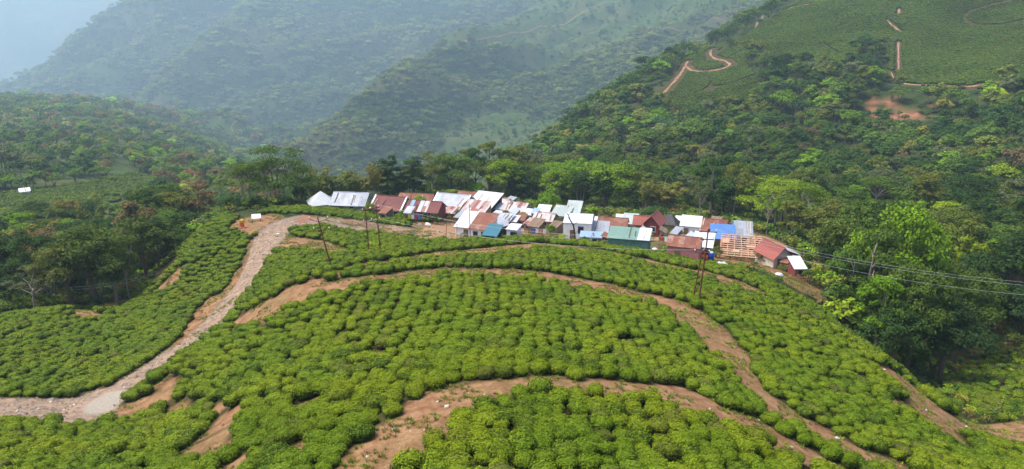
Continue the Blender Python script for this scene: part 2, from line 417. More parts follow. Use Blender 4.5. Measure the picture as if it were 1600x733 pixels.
BANDS = [  # bare ways as seen on the ground: (column, upper edge row, lower edge row of what shows); bushes on the near side hide a little more
 ('path', [(527,722,760),(560,695,755),(611,651,742),(640,628,715),(664,610,690),(691,606,668),(721,600,640),(760,594,622),(800,590,607),(840,585,603),(900,593,604),(940,592,607),(975,594,612),(1000,598,613),(1050,598,628),(1100,618,642),(1150,643,657),(1200,664,684),(1250,693,710),(1300,720,733),(1350,742,752)]),
 ('path', [(360,505,516),(400,480,499),(430,463,488),(460,443,471),(500,442,457),(540,436,447),(600,428,438),(650,422,431),(700,418,426),(750,420,428),(800,420,429),(850,425,434),(900,435,446),(950,443,454),(1000,456,465),(1030,461,478),(1075,473,502),(1110,497,542),(1140,522,571),(1170,556,600),(1200,613,640),(1250,647,667),(1300,677,691),(1350,703,714),(1400,720,735),(1450,745,757)]),
 ('path', [(478,441,444),(520,425,428),(560,413,415),(620,404,406),(680,394,400),(720,391,398),(760,387,395),(800,383,390),(840,380,386),(875,383,388),(940,390,393),(1010,405,410),(1060,417,421),(1100,424,431),(1130,431,441),(1170,446,454),(1195,457,461)]),
 ('road', [(-90,619,653),(0,621,653),(100,622,653),(140,613,655),(158,607,657)]),
]
BAND_POLY = [  # the stony road up the ridge with its banks, the dirt by its head, the sandy yard
 ('road', [(150,609),(170,604),(215,577),(262,546),(280,536),(300,520),(322,498),(345,472),(365,448),(380,420),(391,385),(403,362),(425,345),(470,336),(540,344),(600,352),(655,360),(650,372),(600,367),(545,361),(505,352),(470,353),(450,365),(444,384),(429,398),(404,438),(378,476),(338,521),(289,555),(241,589),(187,628),(166,664),(150,660)]),
 ('path', [(265,546),(283,520),(298,498),(325,466),(350,456),(372,418),(386,383),(400,362),(391,392),(378,425),(362,452),(342,476),(320,500),(298,522),(280,536)]),
 ('path', [(430,388),(447,370),(490,373),(522,381),(552,394),(545,403),(500,397),(450,393)]),
 ('path', [(112,484),(150,486),(156,496),(150,505),(125,505),(112,498)]), ('path', [(163,474),(200,468),(216,474),(190,482),(168,483)]), ('path', [(234,440),(262,408),(282,400),(274,416),(246,444)]),
 ('path', [(362,346),(392,338),(430,333),(446,340),(405,358),(385,372),(368,366)]),
 ('path', [(1372,566),(1395,578),(1425,602),(1450,622),(1480,645),(1520,662),(1560,671),(1660,682),(1660,702),(1560,692),(1500,680),(1455,662),(1425,635),(1395,604),(1370,578)]),
]
FOOTPATHS = [
 ([(1215,468),(1250,490),(1280,513)], [0.6,0.5,0.4]),
 ([(232,450),(262,420),(278,402)], [1.2,2.2,1.0]),
 ([(165,480,95),(205,476,95)], [1.4,1.4]),
]
ROUGH_ROAD = []
BARE = [  # eroded or trodden spots: picture point, radius in metres
 (215,640,2.2),(240,628,1.6),(330,690,1.4),(318,702,1.2),(355,650,1.0),(285,572,0.8),(250,600,0.6),(130,491,2.2),(262,600,0.8),(95,560,0.7),(330,515,1.4),(300,528,1.6),
 (350,480,1.4),(265,440,2.6),(560,352,3.0),(590,357,2.5),(275,640,1.0),(345,665,1.3),(340,640,1.0),(530,347,2.0),(378,352,2.2),(400,345,2.0),(1170,412,6),(1200,420,5),(1150,410,4),(1240,440,4),(1275,452,3.5),
 (700,360,6.5),(668,366,4.5),(585,555,0.7),(490,650,0.9),(460,700,0.8),(200,715,0.9),(1480,690,1.6),(1415,640,1.4),(1575,672,3.0),(1600,668,3.0),(1100,430,1.5),(1235,472,0.9),(1140,407,3),(1090,408,4),(300,640,0.9),(345,705,1.2),(380,722,1.0),
 ]
PATHS = [(polyline_plan(p), w) for p, w in FOOTPATHS]
ROADS = [(polyline_plan(p), w) for p, w in ROUGH_ROAD]
SPOTS = [(hit(p[0], p[1], 40 if p[0] < 1390 else 60)[:2] if p[1] < 700 else hit(p[0], p[1])[:2], p[2]) for p in BARE]

def _band_poly(b):
    top = [(x, y) for x, y, _ in b]; low = []
    for x, _, y in b:
        p = hit(x, min(y, 760)); low.append((x, y + 0.52 * 1150 / math.hypot(np.hypot(p[0], p[1]), p[2]) * 0.93))
    return top + low[::-1]
WAY_POLYS = [(k, _band_poly(b)) for k, b in BANDS] + BAND_POLY

def way_masks(x, y, wob=1.0):
    """(on a dirt way, on the stony road): 0..1, edges softened and a little ragged"""
    a = np.zeros(np.shape(x)); b = np.zeros(np.shape(x)); K = ((0,0),(.28,.1),(-.22,.2),(.05,-.3),(-.1,.33)) if wob else ((0,0),)
    wx = wob * .55 * fbm(x / 1.1, y / 1.1, 91, 3); wy = wob * .55 * fbm(x / 1.1, y / 1.1, 95, 3)
    for ox, oy in K:
        X, Y = x + ox + wx, y + oy + wy; px, py = project(X, Y, gz(X, Y)); r = np.hypot(X, Y)
        ma = np.zeros(np.shape(x), bool); mb_ = ma.copy()
        for k, P in WAY_POLYS:
            m = in_poly(px, py, P) & (r < 132)
            if k == 'path': ma |= m
            else: mb_ |= m
        a += ma; b += mb_
    return a / len(K), b / len(K)

def way_distance(x, y):
    w = 0.5 * fbm(x / 1.3, y / 1.3, 91, 3)
    d1 = np.full(np.shape(x), 1e9)
    for P, W in PATHS: d1 = np.minimum(d1, dist_line(x, y, P, W))
    d3 = np.full(np.shape(x), 1e9)
    for c, r in SPOTS: d3 = np.minimum(d3, np.hypot(x - c[0], y - c[1]) - r)
    a, b = way_masks(x, y, 0.0)
    # metres from the bands, found by probing round the point
    e = np.where(np.maximum(a, b) > 0, -0.6, 0.9)
    for rad in (0.35, 0.9):
        for q in range(8):
            aa_, bb_ = way_masks(x + rad * math.cos(q * .785), y + rad * math.sin(q * .785), 0.0)
            e = np.where((e > rad) & (np.maximum(aa_, bb_) > 0), rad, e)
            if rad < .5: e = np.where((e < 0) & (np.maximum(aa_, bb_) == 0), -0.2, e)
    e = np.where(e >= 0.9, 3.0, e)
    return np.minimum(d1 + w, np.where((a > 0) | (b == 0), e, 9)), np.where(b > 0, e, 9.0), d3 + 1.6 * w

# ---- tea gardens and clearings, outlined as seen, with the range of distances they lie at
TEA = [
 ('knoll', [(150,668),(172,640),(244,588),(312,522),(358,478),(388,430),(412,395),(434,374),(475,383),(560,393),(640,386),(720,378),(830,372),(940,382),(1010,396),(1100,413),(1140,418),(1200,440),(1290,490),(1310,515),(1400,578),(1480,640),(1530,668),(1600,690),(1700,720),(1700,800),(-150,800),(-150,655),(100,648)], 0, 108),
 ('left knoll', [(-150,505),(0,496),(100,482),(190,484),(232,430),(300,372),(340,332),(386,344),(402,372),(388,425),(352,476),(302,526),(242,570),(172,612),(130,624),(-150,628)], 62, 140),
 ('saddle', [(384,342),(430,326),(520,322),(600,333),(705,352),(690,360),(600,350),(520,338),(450,334)], 112, 152),
 ('inset', [(452,360),(500,352),(560,358),(600,366),(660,378),(700,376),(640,388),(560,392),(500,383),(470,378)], 92, 130),
 ('right dell', [(1478,600),(1520,560),(1700,525),(1700,672),(1565,662),(1500,640)], 76, 126),
]
TEA_FAR = [
 ('upper slope', [(1110,95),(1160,60),(1210,26),(1300,-40),(1700,-60),(1700,124),(1560,141),(1500,140),(1400,131),(1388,116),(1390,60),(1350,75),(1310,120),(1230,110),(1180,82)], 350, 700),
 ('bend', [(1025,152),(1056,110),(1066,92),(1100,74),(1160,74),(1172,108),(1195,138),(1182,172),(1050,180)], 340, 560),
 ('left terrace', [(-150,312),(40,300),(140,285),(205,270),(262,280),(240,305),(150,322),(90,344),(-150,345)], 230, 470),
 ('left strip', [(280,330),(330,322),(352,326),(340,345),(290,350)], 145, 260),
 ('left bench', [(-150,372),(40,368),(40,412),(-150,420)], 150, 240),
]
WOOD_START = np.array([(-150,114),(0,128),(100,126),(200,123),(250,134),(300,147),(340,158),(380,156),(420,153),(480,160),(540,166),(600,172),(700,194),(800,186),(900,181),(1000,181),(1100,180),(1200,168),(1270,141),(1310,116),(1345,101),(1400,96),(1440,102),(1480,126),(1560,132),(1700,130)], float)
_ws_az, _ = pix_dir(WOOD_START[:, 0], np.full(len(WOOD_START), 350.0))
def wood_start(x, y): return np.interp(np.arctan2(x, y), _ws_az, WOOD_START[:, 1])

def tea_mask(x, y, z, which):
    px, py = project(x, y, z); r = np.hypot(x, y); m = np.full(np.shape(x), -1)
    for i, (nm, poly, r0, r1) in enumerate(which):
        m = np.where(in_poly(px, py, poly) & (r >= r0) & (r <= r1), i, m)
    return m

HILL_WAYS = [
 ([(1075,96),(1070,100),(1078,110),(1098,113),(1120,110),(1142,103),(1136,96),(1118,92),(1108,84),(1112,78)], 2.2, 300),
 ([(1075,96),(1060,120),(1045,138),(1030,150)], 2.4, 300),
 ([(1405,14),(1404,22)], 2.2, 300), ([(1386,32),(1398,44),(1408,50)], 1.6, 300), ([(1404,66),(1404,110)], 2.0, 300),
 ([(1392,112),(1396,124),(1412,131),(1450,133),(1500,136),(1520,137),(1545,130)], 1.6, 300), ([(1235,12),(1262,8),(1275,4)], 3.2, 300), ([(1180,45),(1192,25)], 1.6, 300), ([(1050,170),(1075,182)], 2.0, 300),
 ([(722,68),(780,57),(845,40),(905,22),(970,2)], 3.2, 800), ([(800,112),(860,116)], 2.2, 800), ([(980,62),(1010,55),(1070,48),(1130,32)], 2.2, 800),
 ([(380,222),(360,200),(372,188)], 3, 800), ([(372,224),(400,216)], 3, 800),
]
HWAYS = [(polyline_plan(p, rm), [w] * len(p)) for p, w, rm in HILL_WAYS]

near = _rr < 175
d_path = np.full(GX.shape, 9.0); d_road = d_path.copy(); d_spot = d_path.copy()
a = np.full(int(near.sum()), 1e9); c = a.copy(); _w = 0.5 * fbm(GX[near] / 1.3, GY[near] / 1.3, 91, 3)
for P, W in PATHS: a = np.minimum(a, dist_line(GX[near], GY[near], P, W) + _w)
for q_, r_ in SPOTS: c = np.minimum(c, np.hypot(GX[near] - q_[0], GY[near] - q_[1]) - r_ + 1.6 * _w)
d_path[near] = a; d_spot[near] = c; wm_a = np.zeros(GX.shape); wm_b = wm_a.copy(); wm_a[near], wm_b[near] = way_masks(GX[near], GY[near])
d_hill = np.full(GX.shape, 99.0); fm = _rr > 300
for P, W in HWAYS: d_hill[fm] = np.minimum(d_hill[fm], dist_line(GX[fm], GY[fm], P, W))
d_hill += 0.8 * fbm(GX / 3, GY / 3, 5, 2)

GTEA = tea_mask(GX, GY, GZ, TEA); GTEAF = tea_mask(GX, GY, GZ, TEA_FAR)
gp, gq = project(GX, GY, GZ)
cell = np.exp(GL)[None, :] * (GA[1] - GA[0])
soft = np.maximum(0.35, cell * 0.8)
way = smooth01(0, 1, 0.5 - np.minimum(d_path, d_spot) / (2 * soft))
way = np.maximum(way, wm_a)
stone = wm_b * (1 - wm_a)
hway = np.zeros(GX.shape)
yard_ = in_poly(gp, gq, [(672,352),(712,353),(738,368),(738,376),(690,378),(645,375),(655,362)]) & (_rr < 150) & (_rr > 95)
hway = np.maximum(hway, yard_ * 1.0)
concrete = smooth01(0, 1, 0.5 - dist_line(GX, GY, polyline_plan([(156,640),(164,629),(172,620)]), [2.2, 3.0, 2.6]) / 0.6) * (_rr < 80)
slip = smooth01(0, 1, 0.6 - dist_line(GX, GY, polyline_plan([(1385,160),(1405,178),(1412,212)], 250), [12, 25, 10]) / 12 - 2.6 * np.abs(fbm(GX / 12, GY / 12, 71, 3)) * 1.4) * fm
for pl_ in ([(455,346),(478,334),(502,340),(470,349)], [(536,343),(600,352),(612,361),(540,352)], [(612,361),(650,359),(656,376),(608,372)], [(372,418),(386,384),(396,372),(386,410),(372,440),(362,448)], [(368,352),(386,350),(388,362),(372,366)]):
    slip = np.maximum(slip, 0.9 * (in_poly(gp + 3 * fbm(GX, GY, 7, 2), gq, pl_) & (_rr < 140)))
slip = np.maximum(slip, smooth01(0, 1, 0.5 - np.abs(d_hill - 3) / 5 + 1.1 * fbm(GX / 9, GY / 9, 73, 3)) * 0.5 * (gp > 1050) * (gp < 1160) * fm)
yard = smooth01(0, 1, (_rr - 112) / 12) * (_rr < 200) * smooth01(0, 1, (wood_start(GX, GY) + 6 - _rr) / 10) * (gp > 470) * (GTEA < 0)
# plant cover: 1 = short green (tea, pasture), 0 = wood floor and scrub
green = np.where((GTEA >= 0) | (GTEAF >= 0), 1.0, 0.0)
farw = smooth01(650, 900, _rr) * np.where(gp < 450, smooth01(1500, 1700, _rr), 1)
g_n = fbm(GX / 260, GY / 260, 21, 4) + 0.22 * smooth01(620, 820, gp) * smooth01(3000, 1800, _rr) * smooth01(700, 900, _rr)
green = np.maximum(green, farw * smooth01(0.16, 0.32, g_n))
mleft = (gp < 480) * smooth01(160, 240, _rr) * (1 - farw)
green = np.maximum(green, mleft * smooth01(-0.06, 0.06, fbm(GX / 60, GY / 60, 23, 3)))
scrub = smooth01(0.05, 0.25, fbm(GX / 180, GY / 180, 41, 4) + 0.10 * farw)      # dry brown scrub

tg = NT('ground_cover')
pos = tg.n('NewGeometry').outputs['Position']
A = lambda k: tg.n('Attribute', {'attribute_name': k}).outputs['Fac']
n1 = tg.noise(pos, 1.1, 5, 0.65); n2 = tg.noise(pos, 7.0, 4, 0.7); n3 = tg.noise(pos, 0.02, 5, 0.6); n4 = tg.noise(pos, 0.11, 4, 0.6); n5 = tg.noise(pos, 26.0, 2, 0.6)
soil = tg.mix(tg.step(n1, 0.3, 0.7), (0.175, 0.085, 0.042), (0.32, 0.19, 0.10))
soil = tg.mix(tg.math('MULTIPLY', tg.step(n2, 0.45, 0.75), 0.6), soil, (0.10, 0.045, 0.025))
grass = tg.mix(tg.step(n2, 0.3, 0.7), (0.06, 0.075, 0.02), (0.13, 0.125, 0.045))
trod = tg.mix(tg.step(n4, 0.37, 0.53), tg.mix(tg.math('MULTIPLY', tg.step(n2, 0.4, 0.62), 0.75), soil, grass), soil)
litter = tg.mix(tg.step(n1, 0.35, 0.65), (0.045, 0.03, 0.015), (0.06, 0.06, 0.02))
floor_ = tg.mix(tg.step(n4, 0.4, 0.6), (0.022, 0.036, 0.010), (0.042, 0.056, 0.016))
past = tg.mix(tg.step(n4, 0.35, 0.65), (0.032, 0.056, 0.014), (0.05, 0.078, 0.018))
past = tg.mix(tg.math('MULTIPLY', tg.step(n3, 0.5, 0.62), 0.5), past, (0.09, 0.085, 0.035))
cover = tg.mix(A('green'), tg.mix(A('scrub'), floor_, (0.052, 0.055, 0.024)), past)
under = tg.mix(A('tea'), cover, litter)
vor = tg.n('TexVoronoi', Scale=5.0); tg.nt.links.new(pos, vor.inputs['Vector'])
cob = tg.ramp(vor.outputs['Distance'], [(0.0, (0.29, 0.22, 0.155)), (0.45, (0.215, 0.15, 0.10)), (0.8, (0.12, 0.075, 0.045))])
cob = tg.mix(0.55, cob, tg.mix(vor.outputs['Color'], (0.13, 0.09, 0.06), (0.31, 0.25, 0.19)))
road = tg.mix(tg.step(n1, 0.42, 0.62), cob, tg.mix(tg.step(n2, 0.3, 0.7), (0.27, 0.17, 0.11), (0.36, 0.26, 0.185)))
yrd = tg.mix(tg.step(n4, 0.40, 0.56), (0.30, 0.20, 0.12), tg.mix(tg.step(n2, 0.3, 0.7), (0.05, 0.075, 0.02), (0.15, 0.11, 0.05)))
c = tg.mix(A('yard'), under, yrd)
c = tg.mix(A('way'), c, trod)
c = tg.mix(A('stone'), c, road)
c = tg.mix(A('hway'), c, (0.30, 0.18, 0.11))
c = tg.mix(A('slip'), c, tg.mix(tg.step(n4, 0.36, 0.54), (0.31, 0.125, 0.07), (0.14, 0.085, 0.045)))
c = tg.mix(A('concrete'), c, tg.mix(tg.step(n2, 0.3, 0.7), (0.24, 0.21, 0.17), (0.36, 0.32, 0.265)))
M_GROUND = tg.finish(c, 0.95, 0.08, bump=tg.math('ADD', tg.math('MULTIPLY', n2, 0.6), tg.math('MULTIPLY', n5, 0.3)), bump_d=0.12)

VTX = np.stack([GX, GY, GZ], -1).reshape(-1, 3)
ATT = {k: v.reshape(-1) for k, v in dict(way=way, stone=stone, hway=hway, concrete=concrete, slip=slip, yard=yard, green=green, scrub=scrub, tea=((GTEA >= 0) | (GTEAF >= 0)) * 1.0).items()}
ii, jj = np.meshgrid(np.arange(NA - 1), np.arange(NR - 1), indexing='ij')
QUAD = np.stack([ii * NR + jj, (ii + 1) * NR + jj, (ii + 1) * NR + jj + 1, ii * NR + jj + 1], -1).reshape(-1, 4)
fc = lambda m: m.reshape(-1)[QUAD].mean(1)
f_r = fc(_rr); f_px = fc(np.clip(gp, -4000, 6000))
region = np.zeros(len(QUAD), int)                                   # 0 ground
f_sep = np.where(f_px > 780, 780 - 150 * smooth01(1000, 1300, f_px), np.where(f_px > 480, 620, 690))
region[(f_r > 215) & (f_px > 820 - 0.25 * np.clip(f_r - 300, 0, 300))] = 1   # right hill
region[(f_r > 170) & (f_px <= 480)] = 2                             # left hill
region[f_r > np.where(f_px > 800, 700, np.where(f_px > 480, 750, 1560))] = 3     # valley side
region[f_r > 3600] = 4                                              # last ridge
region[(fc(way) > 0.5) & (f_r < 172)] = 5
region[(fc(stone) > 0.5) & (f_r < 172)] = 6
region[fc(concrete) > 0.5] = 7
for k, nm in enumerate(['ground', 'hillside', 'hill', 'mountain', 'mountain_ridge', 'dirt_path', 'stony_road', 'concrete_path']):
    q = QUAD[region == k]
    if not len(q): continue
    u, inv = np.unique(q, return_inverse=True)
    o = link(nm, mesh_np(nm, VTX[u], inv.reshape(-1, 4), [M_GROUND], True, {a_: ('FLOAT', v_[u]) for a_, v_ in ATT.items()}))
    o['kind'] = 'structure'

# the tracks cut into the far slopes: ribbons that follow the ground
tp = NT('track_soil'); _p = tp.n('NewGeometry').outputs['Position']
M_TRACK = tp.finish(tp.mix(tp.step(tp.noise(_p, .35, 4), .35, .65), (0.17, 0.095, 0.055), (0.30, 0.19, 0.115)), .95, .05)
for k, (P, W) in enumerate(HWAYS):
    seg = np.hypot(*np.diff(P, axis=0).T); L = np.concatenate([[0], np.cumsum(seg)]); n_ = max(6, int(L[-1] / (2.0 if k < 9 else 5.0)))
    t_ = np.linspace(0, L[-1], n_); X = np.interp(t_, L, P[:, 0]); Y = np.interp(t_, L, P[:, 1])
    for _ in range(4): X[1:-1] = (X[:-2] + 2 * X[1:-1] + X[2:]) / 4; Y[1:-1] = (Y[:-2] + 2 * Y[1:-1] + Y[2:]) / 4
    tx, ty = np.gradient(X), np.gradient(Y); q_ = np.hypot(tx, ty) + 1e-9; wd = W[0] * (.5 + .5 * (vnoise(t_ / 6, t_ * 0 + k, 3) - .2)) * np.minimum(1, np.minimum(np.arange(n_), n_ - 1 - np.arange(n_)) / 2 + .25)
    rows = []
    for s_ in (-1, -.33, .33, 1):
        xx = X - ty / q_ * wd * .5 * s_; yy = Y + tx / q_ * wd * .5 * s_; rows.append(np.stack([xx, yy, gz(xx, yy) + (.30 if k < 9 else .8) - (.25 if abs(s_) == 1 else 0)], 1))
    V = np.stack(rows, 1).reshape(-1, 3); F = [(i*4+c_, i*4+c_+1, i*4+c_+5, i*4+c_+4) for i in range(n_ - 1) for c_ in range(3)]
    link('hill_path', mesh_np('hill_path', V, np.array(F), [M_TRACK], True))['kind'] = 'structure'
# ---------------------------------------------------------------- leaf clouds, tea bushes and trees
def leaf_quads(c, nrm, size, rng, ratio=0.55, fold=0.25):
    """small folded leaves: centres, normals, lengths -> verts, quads"""
    n = len(c); nrm = nrm / (np.linalg.norm(nrm, axis=1)[:, None] + 1e-9)
    t = rng.normal(size=(n, 3)); t -= (t * nrm).sum(1)[:, None] * nrm; t /= np.linalg.norm(t, axis=1)[:, None] + 1e-9
    b = np.cross(nrm, t); s = np.broadcast_to(size, (n,))[:, None]
    v = np.stack([c - t*s*0.5, c + b*s*ratio*0.5 + nrm*s*fold*0.3, c + t*s*0.5, c - b*s*ratio*0.5 + nrm*s*fold*0.3], 1).reshape(-1, 3)
    return v, np.arange(4 * n).reshape(-1, 4)

def rand_dirs(n, rng):
    d = rng.normal(size=(n, 3)); return d / np.linalg.norm(d, axis=1)[:, None]

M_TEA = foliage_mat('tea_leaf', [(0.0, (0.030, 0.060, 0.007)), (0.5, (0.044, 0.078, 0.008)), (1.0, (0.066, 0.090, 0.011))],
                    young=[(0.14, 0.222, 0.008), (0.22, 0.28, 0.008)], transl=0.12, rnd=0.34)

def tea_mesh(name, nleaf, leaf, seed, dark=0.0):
    rng = np.random.default_rng(seed)
    w = rng.uniform(0.60, 0.68); h = rng.uniform(0.70, 0.84); lump = rng.uniform(0.04, 0.10)
    ph = rng.uniform(0, 6.28, 6)
    def surf(d):
        a = np.arctan2(d[:, 1], d[:, 0])
        k = 1 + lump * (np.sin(2*a + ph[0]) + 0.7*np.sin(3*a + ph[1]) + 0.5*np.sin(5*a + ph[2] + 3*d[:, 2]))
        up = np.clip(d[:, 2], -1, 1)
        # flattish plucked top, rounded shoulders, narrower foot
        p = np.sign(d) * np.abs(d) ** 0.86
        x = p[:, 0] * w * k; y = p[:, 1] * w * k; z = h * (0.52 + 0.48 * np.sign(up) * np.abs(up) ** 0.74) + 0.05 * np.sin(4*x/w + ph[3]) * np.sin(4*y/w + ph[4])
        foot = np.clip(z / (0.35 * h), 0.62, 1)
        return np.stack([x * foot, y * foot, z], 1)
    # core
    nu, nv = 12, 7
    D = np.array([(math.sin(math.pi*i/nv)*math.cos(2*math.pi*k/nu), math.sin(math.pi*i/nv)*math.sin(2*math.pi*k/nu), math.cos(math.pi*i/nv)) for i in range(nv+1) for k in range(nu)])
    cv = surf(D) * (0.90 if nleaf > 1000 else 0.95)
    cq = np.array([(i*nu+k, (i+1)*nu+k, (i+1)*nu+(k+1)%nu, i*nu+(k+1)%nu) for i in range(nv) for k in range(nu)])
    d = rand_dirs(int(nleaf * 1.35), rng); d = d[d[:, 2] > -0.75][:nleaf]
    p = surf(d); p = p * rng.uniform(0.90, 1.06, (len(p), 1)); p[:, 2] += 0.02
    nr = d * np.array([0.8, 0.8, 1.2]) + np.array([0, 0, 0.35]) + rng.normal(size=p.shape) * 0.36
    v, q = leaf_quads(p, nr, rng.uniform(0.7, 1.3, len(p)) * leaf, rng, 0.6)
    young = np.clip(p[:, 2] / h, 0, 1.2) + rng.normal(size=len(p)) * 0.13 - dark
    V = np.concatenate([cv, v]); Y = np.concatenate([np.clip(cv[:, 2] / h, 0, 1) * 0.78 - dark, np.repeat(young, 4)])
    return mesh_np(name, V, np.concatenate([cq, q + len(cv)]), [M_TEA], False, {'young': ('FLOAT', Y)})

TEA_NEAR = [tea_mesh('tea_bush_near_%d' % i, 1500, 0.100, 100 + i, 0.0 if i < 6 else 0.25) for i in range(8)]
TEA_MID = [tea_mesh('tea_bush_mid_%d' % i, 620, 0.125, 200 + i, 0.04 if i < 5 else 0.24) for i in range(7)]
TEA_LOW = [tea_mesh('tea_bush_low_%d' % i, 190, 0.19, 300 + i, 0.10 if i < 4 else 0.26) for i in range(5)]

# every bush position: rows along the slope, none on ways and bare spots
def bush_points():
    dx, dy = 1.00, 0.84
    xs = np.arange(-110, 130, dx); ys = np.arange(18, 152, dy)
    X, Y = np.meshgrid(xs, ys); Y = Y + (np.arange(len(xs)) % 2)[None, :] * dy * .5
    X = X.ravel(); Y = Y.ravel(); X = X + 3.2 * fbm(X / 26, Y / 26, 14, 2) + RNG.normal(size=X.size) * 0.12; Y = Y + 2.4 * fbm(X / 22, Y / 22, 15, 2) + RNG.normal(size=Y.size) * 0.15
    # slight sweep of the rows round the knoll
    Z = gz(X, Y); px, py = project(X, Y, Z); ok = (px > -140) & (px < 1740) & (py < 800)
    X, Y, Z, px, py = X[ok], Y[ok], Z[ok], px[ok], py[ok]
    T = tea_mask(X, Y, Z, TEA); d1, d2, d3 = way_distance(X, Y)
    ok = (T >= 0) & (d1 > 0.12) & (d2 > 0.12) & (d3 > 0.30) & visible(X, Y, Z + 1.2)
    gap = RNG.random(len(X)) < 0.02 + 0.25 * smooth01(0.22, 0.4, fbm(X / 7, Y / 7, 61, 3))
    ok &= ~gap
    ok &= ~((T == 4) & (RNG.random(len(X)) < 0.35))
    return X[ok], Y[ok], Z[ok], T[ok], np.minimum(np.minimum(d1, d2), d3)[ok], px[ok], py[ok]

BX, BY, BZ, BT, BD, BPX, BPY = bush_points()
br = np.hypot(BX, BY)
edge = BD < 1.25
bs = RNG.uniform(0.64, 0.97, len(BX)) * np.where(edge, 1.07, 1.0)
bh = bs * RNG.uniform(0.80, 1.20, len(BX)) * np.where(edge, 1.12, 1.0)
brot = RNG.uniform(0, 6.283, len(BX))
lean = np.stack([RNG.normal(size=len(BX)) * 0.07, RNG.normal(size=len(BX)) * 0.07], 1)
# the 300 that show largest are things of their own
inframe = (BPX > 4) & (BPX < 1596) & (BPY < 741)
order = np.argsort(np.where(inframe, br, 1e6))
N_SINGLE = 296
single = order[:N_SINGLE]; is_single = np.zeros(len(BX), bool); is_single[single] = True

def ordinal(k):
    w = ['first','second','third','fourth','fifth','sixth','seventh','eighth','ninth','tenth','eleventh','twelfth','thirteenth','fourteenth','fifteenth','sixteenth','seventeenth','eighteenth','nineteenth','twentieth']
    if k < 20: return w[k]
    k += 1
    return '%d%s' % (k, 'th' if 10 <= k % 100 <= 20 else {1: 'st', 2: 'nd', 3: 'rd'}.get(k % 10, 'th'))

_lowpath = (polyline_plan([(585,745),(618,705),(655,668),(700,637),(745,617),(800,606),(860,600),(920,602),(980,608),(1040,618),(1090,632),(1130,648),(1180,668),(1240,693),(1300,716),(1370,746)]), [4.6,4.2,3.8,3.4,3.2,3.4,3.6,3.6,3.6,3.6,3.4,3.2,3.0,3.0,3.0,3.0])
dlow = dist_line(BX, BY, *_lowpath); 
# which side of the lower path a bush stands on
def side_of(x, y):
    P = _lowpath[0]; best = None
    for i in range(len(P) - 1):
        ab = P[i+1] - P[i]; t = max(0, min(1, ((x-P[i][0])*ab[0] + (y-P[i][1])*ab[1]) / (ab @ ab))); q = P[i] + ab * t
        dd = math.hypot(x - q[0], y - q[1])
        if best is None or dd < best[0]: best = (dd, ab[0] * (y - P[i][1]) - ab[1] * (x - P[i][0]))
    return best[1] > 0
groups = {}
for i in single:
    up = side_of(BX[i], BY[i]); near_path = dlow[i] < 1.1
    groups.setdefault((up, near_path), []).append(i)
for (up, near_path), ids in groups.items():
    ids.sort(key=lambda k: BPX[k])
    for n_, i in enumerate(ids):
        o = link('tea_bush', TEA_NEAR[int(RNG.integers(0, 6)) if RNG.random() < 0.88 else int(RNG.integers(6, 8))])
        o.location = (BX[i], BY[i], BZ[i] - 0.05); o.scale = (bs[i], bs[i] * RNG.uniform(0.88, 1.12), bh[i]); o.rotation_euler = (lean[i, 0], lean[i, 1], brot[i])
        if near_path:
            lab = ('tea bush on the upper edge of the lowest path, %s from the left' if up else 'tea bush on the lower edge of the lowest path, %s from the left') % ordinal(n_)
            grp = 'tea bushes lining the lowest dirt path'
        else:
            lab = 'clipped tea bush amid the patch above the lowest dirt path' if up else 'clipped tea bush amid the nearest patch below the lowest dirt path'
            grp = 'tea bushes above the lowest path' if up else 'tea bushes below the lowest path'
        tag(o, lab, 'tea bush', grp)

def tea_stuff(name, sel, variants, ndark, label):
    n = sel.sum() if sel.dtype == bool else len(sel)
    vid = np.where(RNG.random(n) < 0.86, RNG.integers(0, len(variants) - ndark, n), RNG.integers(len(variants) - ndark, len(variants), n))
    scatter(name, np.stack([BX[sel], BY[sel], BZ[sel] - 0.05], 1), np.concatenate([lean[sel], brot[sel][:, None]], 1), np.stack([bs[sel], bs[sel], bh[sel]], 1), vid, np.ones((n, 4)), variants, label)
tea_stuff('tea_bushes', (~is_single) & (br < 70), TEA_MID, 2, 'clipped tea bushes covering the knoll beyond the nearest ones')
tea_stuff('tea_garden', (~is_single) & (br >= 70), TEA_LOW, 1, 'tea bushes covering the crest, the left knoll and the right dell')

def far_tea():
    P = []
    for i, (nm, poly, r0, r1) in enumerate(TEA_FAR):
        s = 1.6 if r0 >= 380 else 1.4
        c = np.array([hit(x, max(-20, y), r0)[:2] for x, y in poly]); x0, y0 = c.min(0); x1, y1 = c.max(0)
        X, Y = np.meshgrid(np.arange(x0, x1, s), np.arange(y0, y1, s)); X = X.ravel() + RNG.normal(size=X.size) * 0.2; Y = Y.ravel() + RNG.normal(size=Y.size) * 0.2
        Z = gz(X, Y); px, py = project(X, Y, Z)
        ok = (tea_mask(X, Y, Z, [TEA_FAR[i]]) == 0) & (px > -40) & (px < 1640) & (py > -30) & visible(X, Y, Z + 2)
        ok &= np.abs(fbm(X / 70, Y / 70, 99, 2)) > .008
        dh = np.full(X.shape, 9.0)
        for iw, (Pl, W) in enumerate(HWAYS[:9]): dh = np.minimum(dh, dist_line(X, Y, Pl, W) - (2.6 if iw < 2 else .9 if iw in (4, 5) else .6))
        ok &= dh > 0
        P.append(np.stack([X, Y, Z], 1)[ok])
    return np.concatenate(P)
FT = far_tea(); n = len(FT)
k = RNG.uniform(1.1, 1.45, n) * (1 + .7 * fbm(FT[:, 0] / 45, FT[:, 1] / 45, 98, 2))
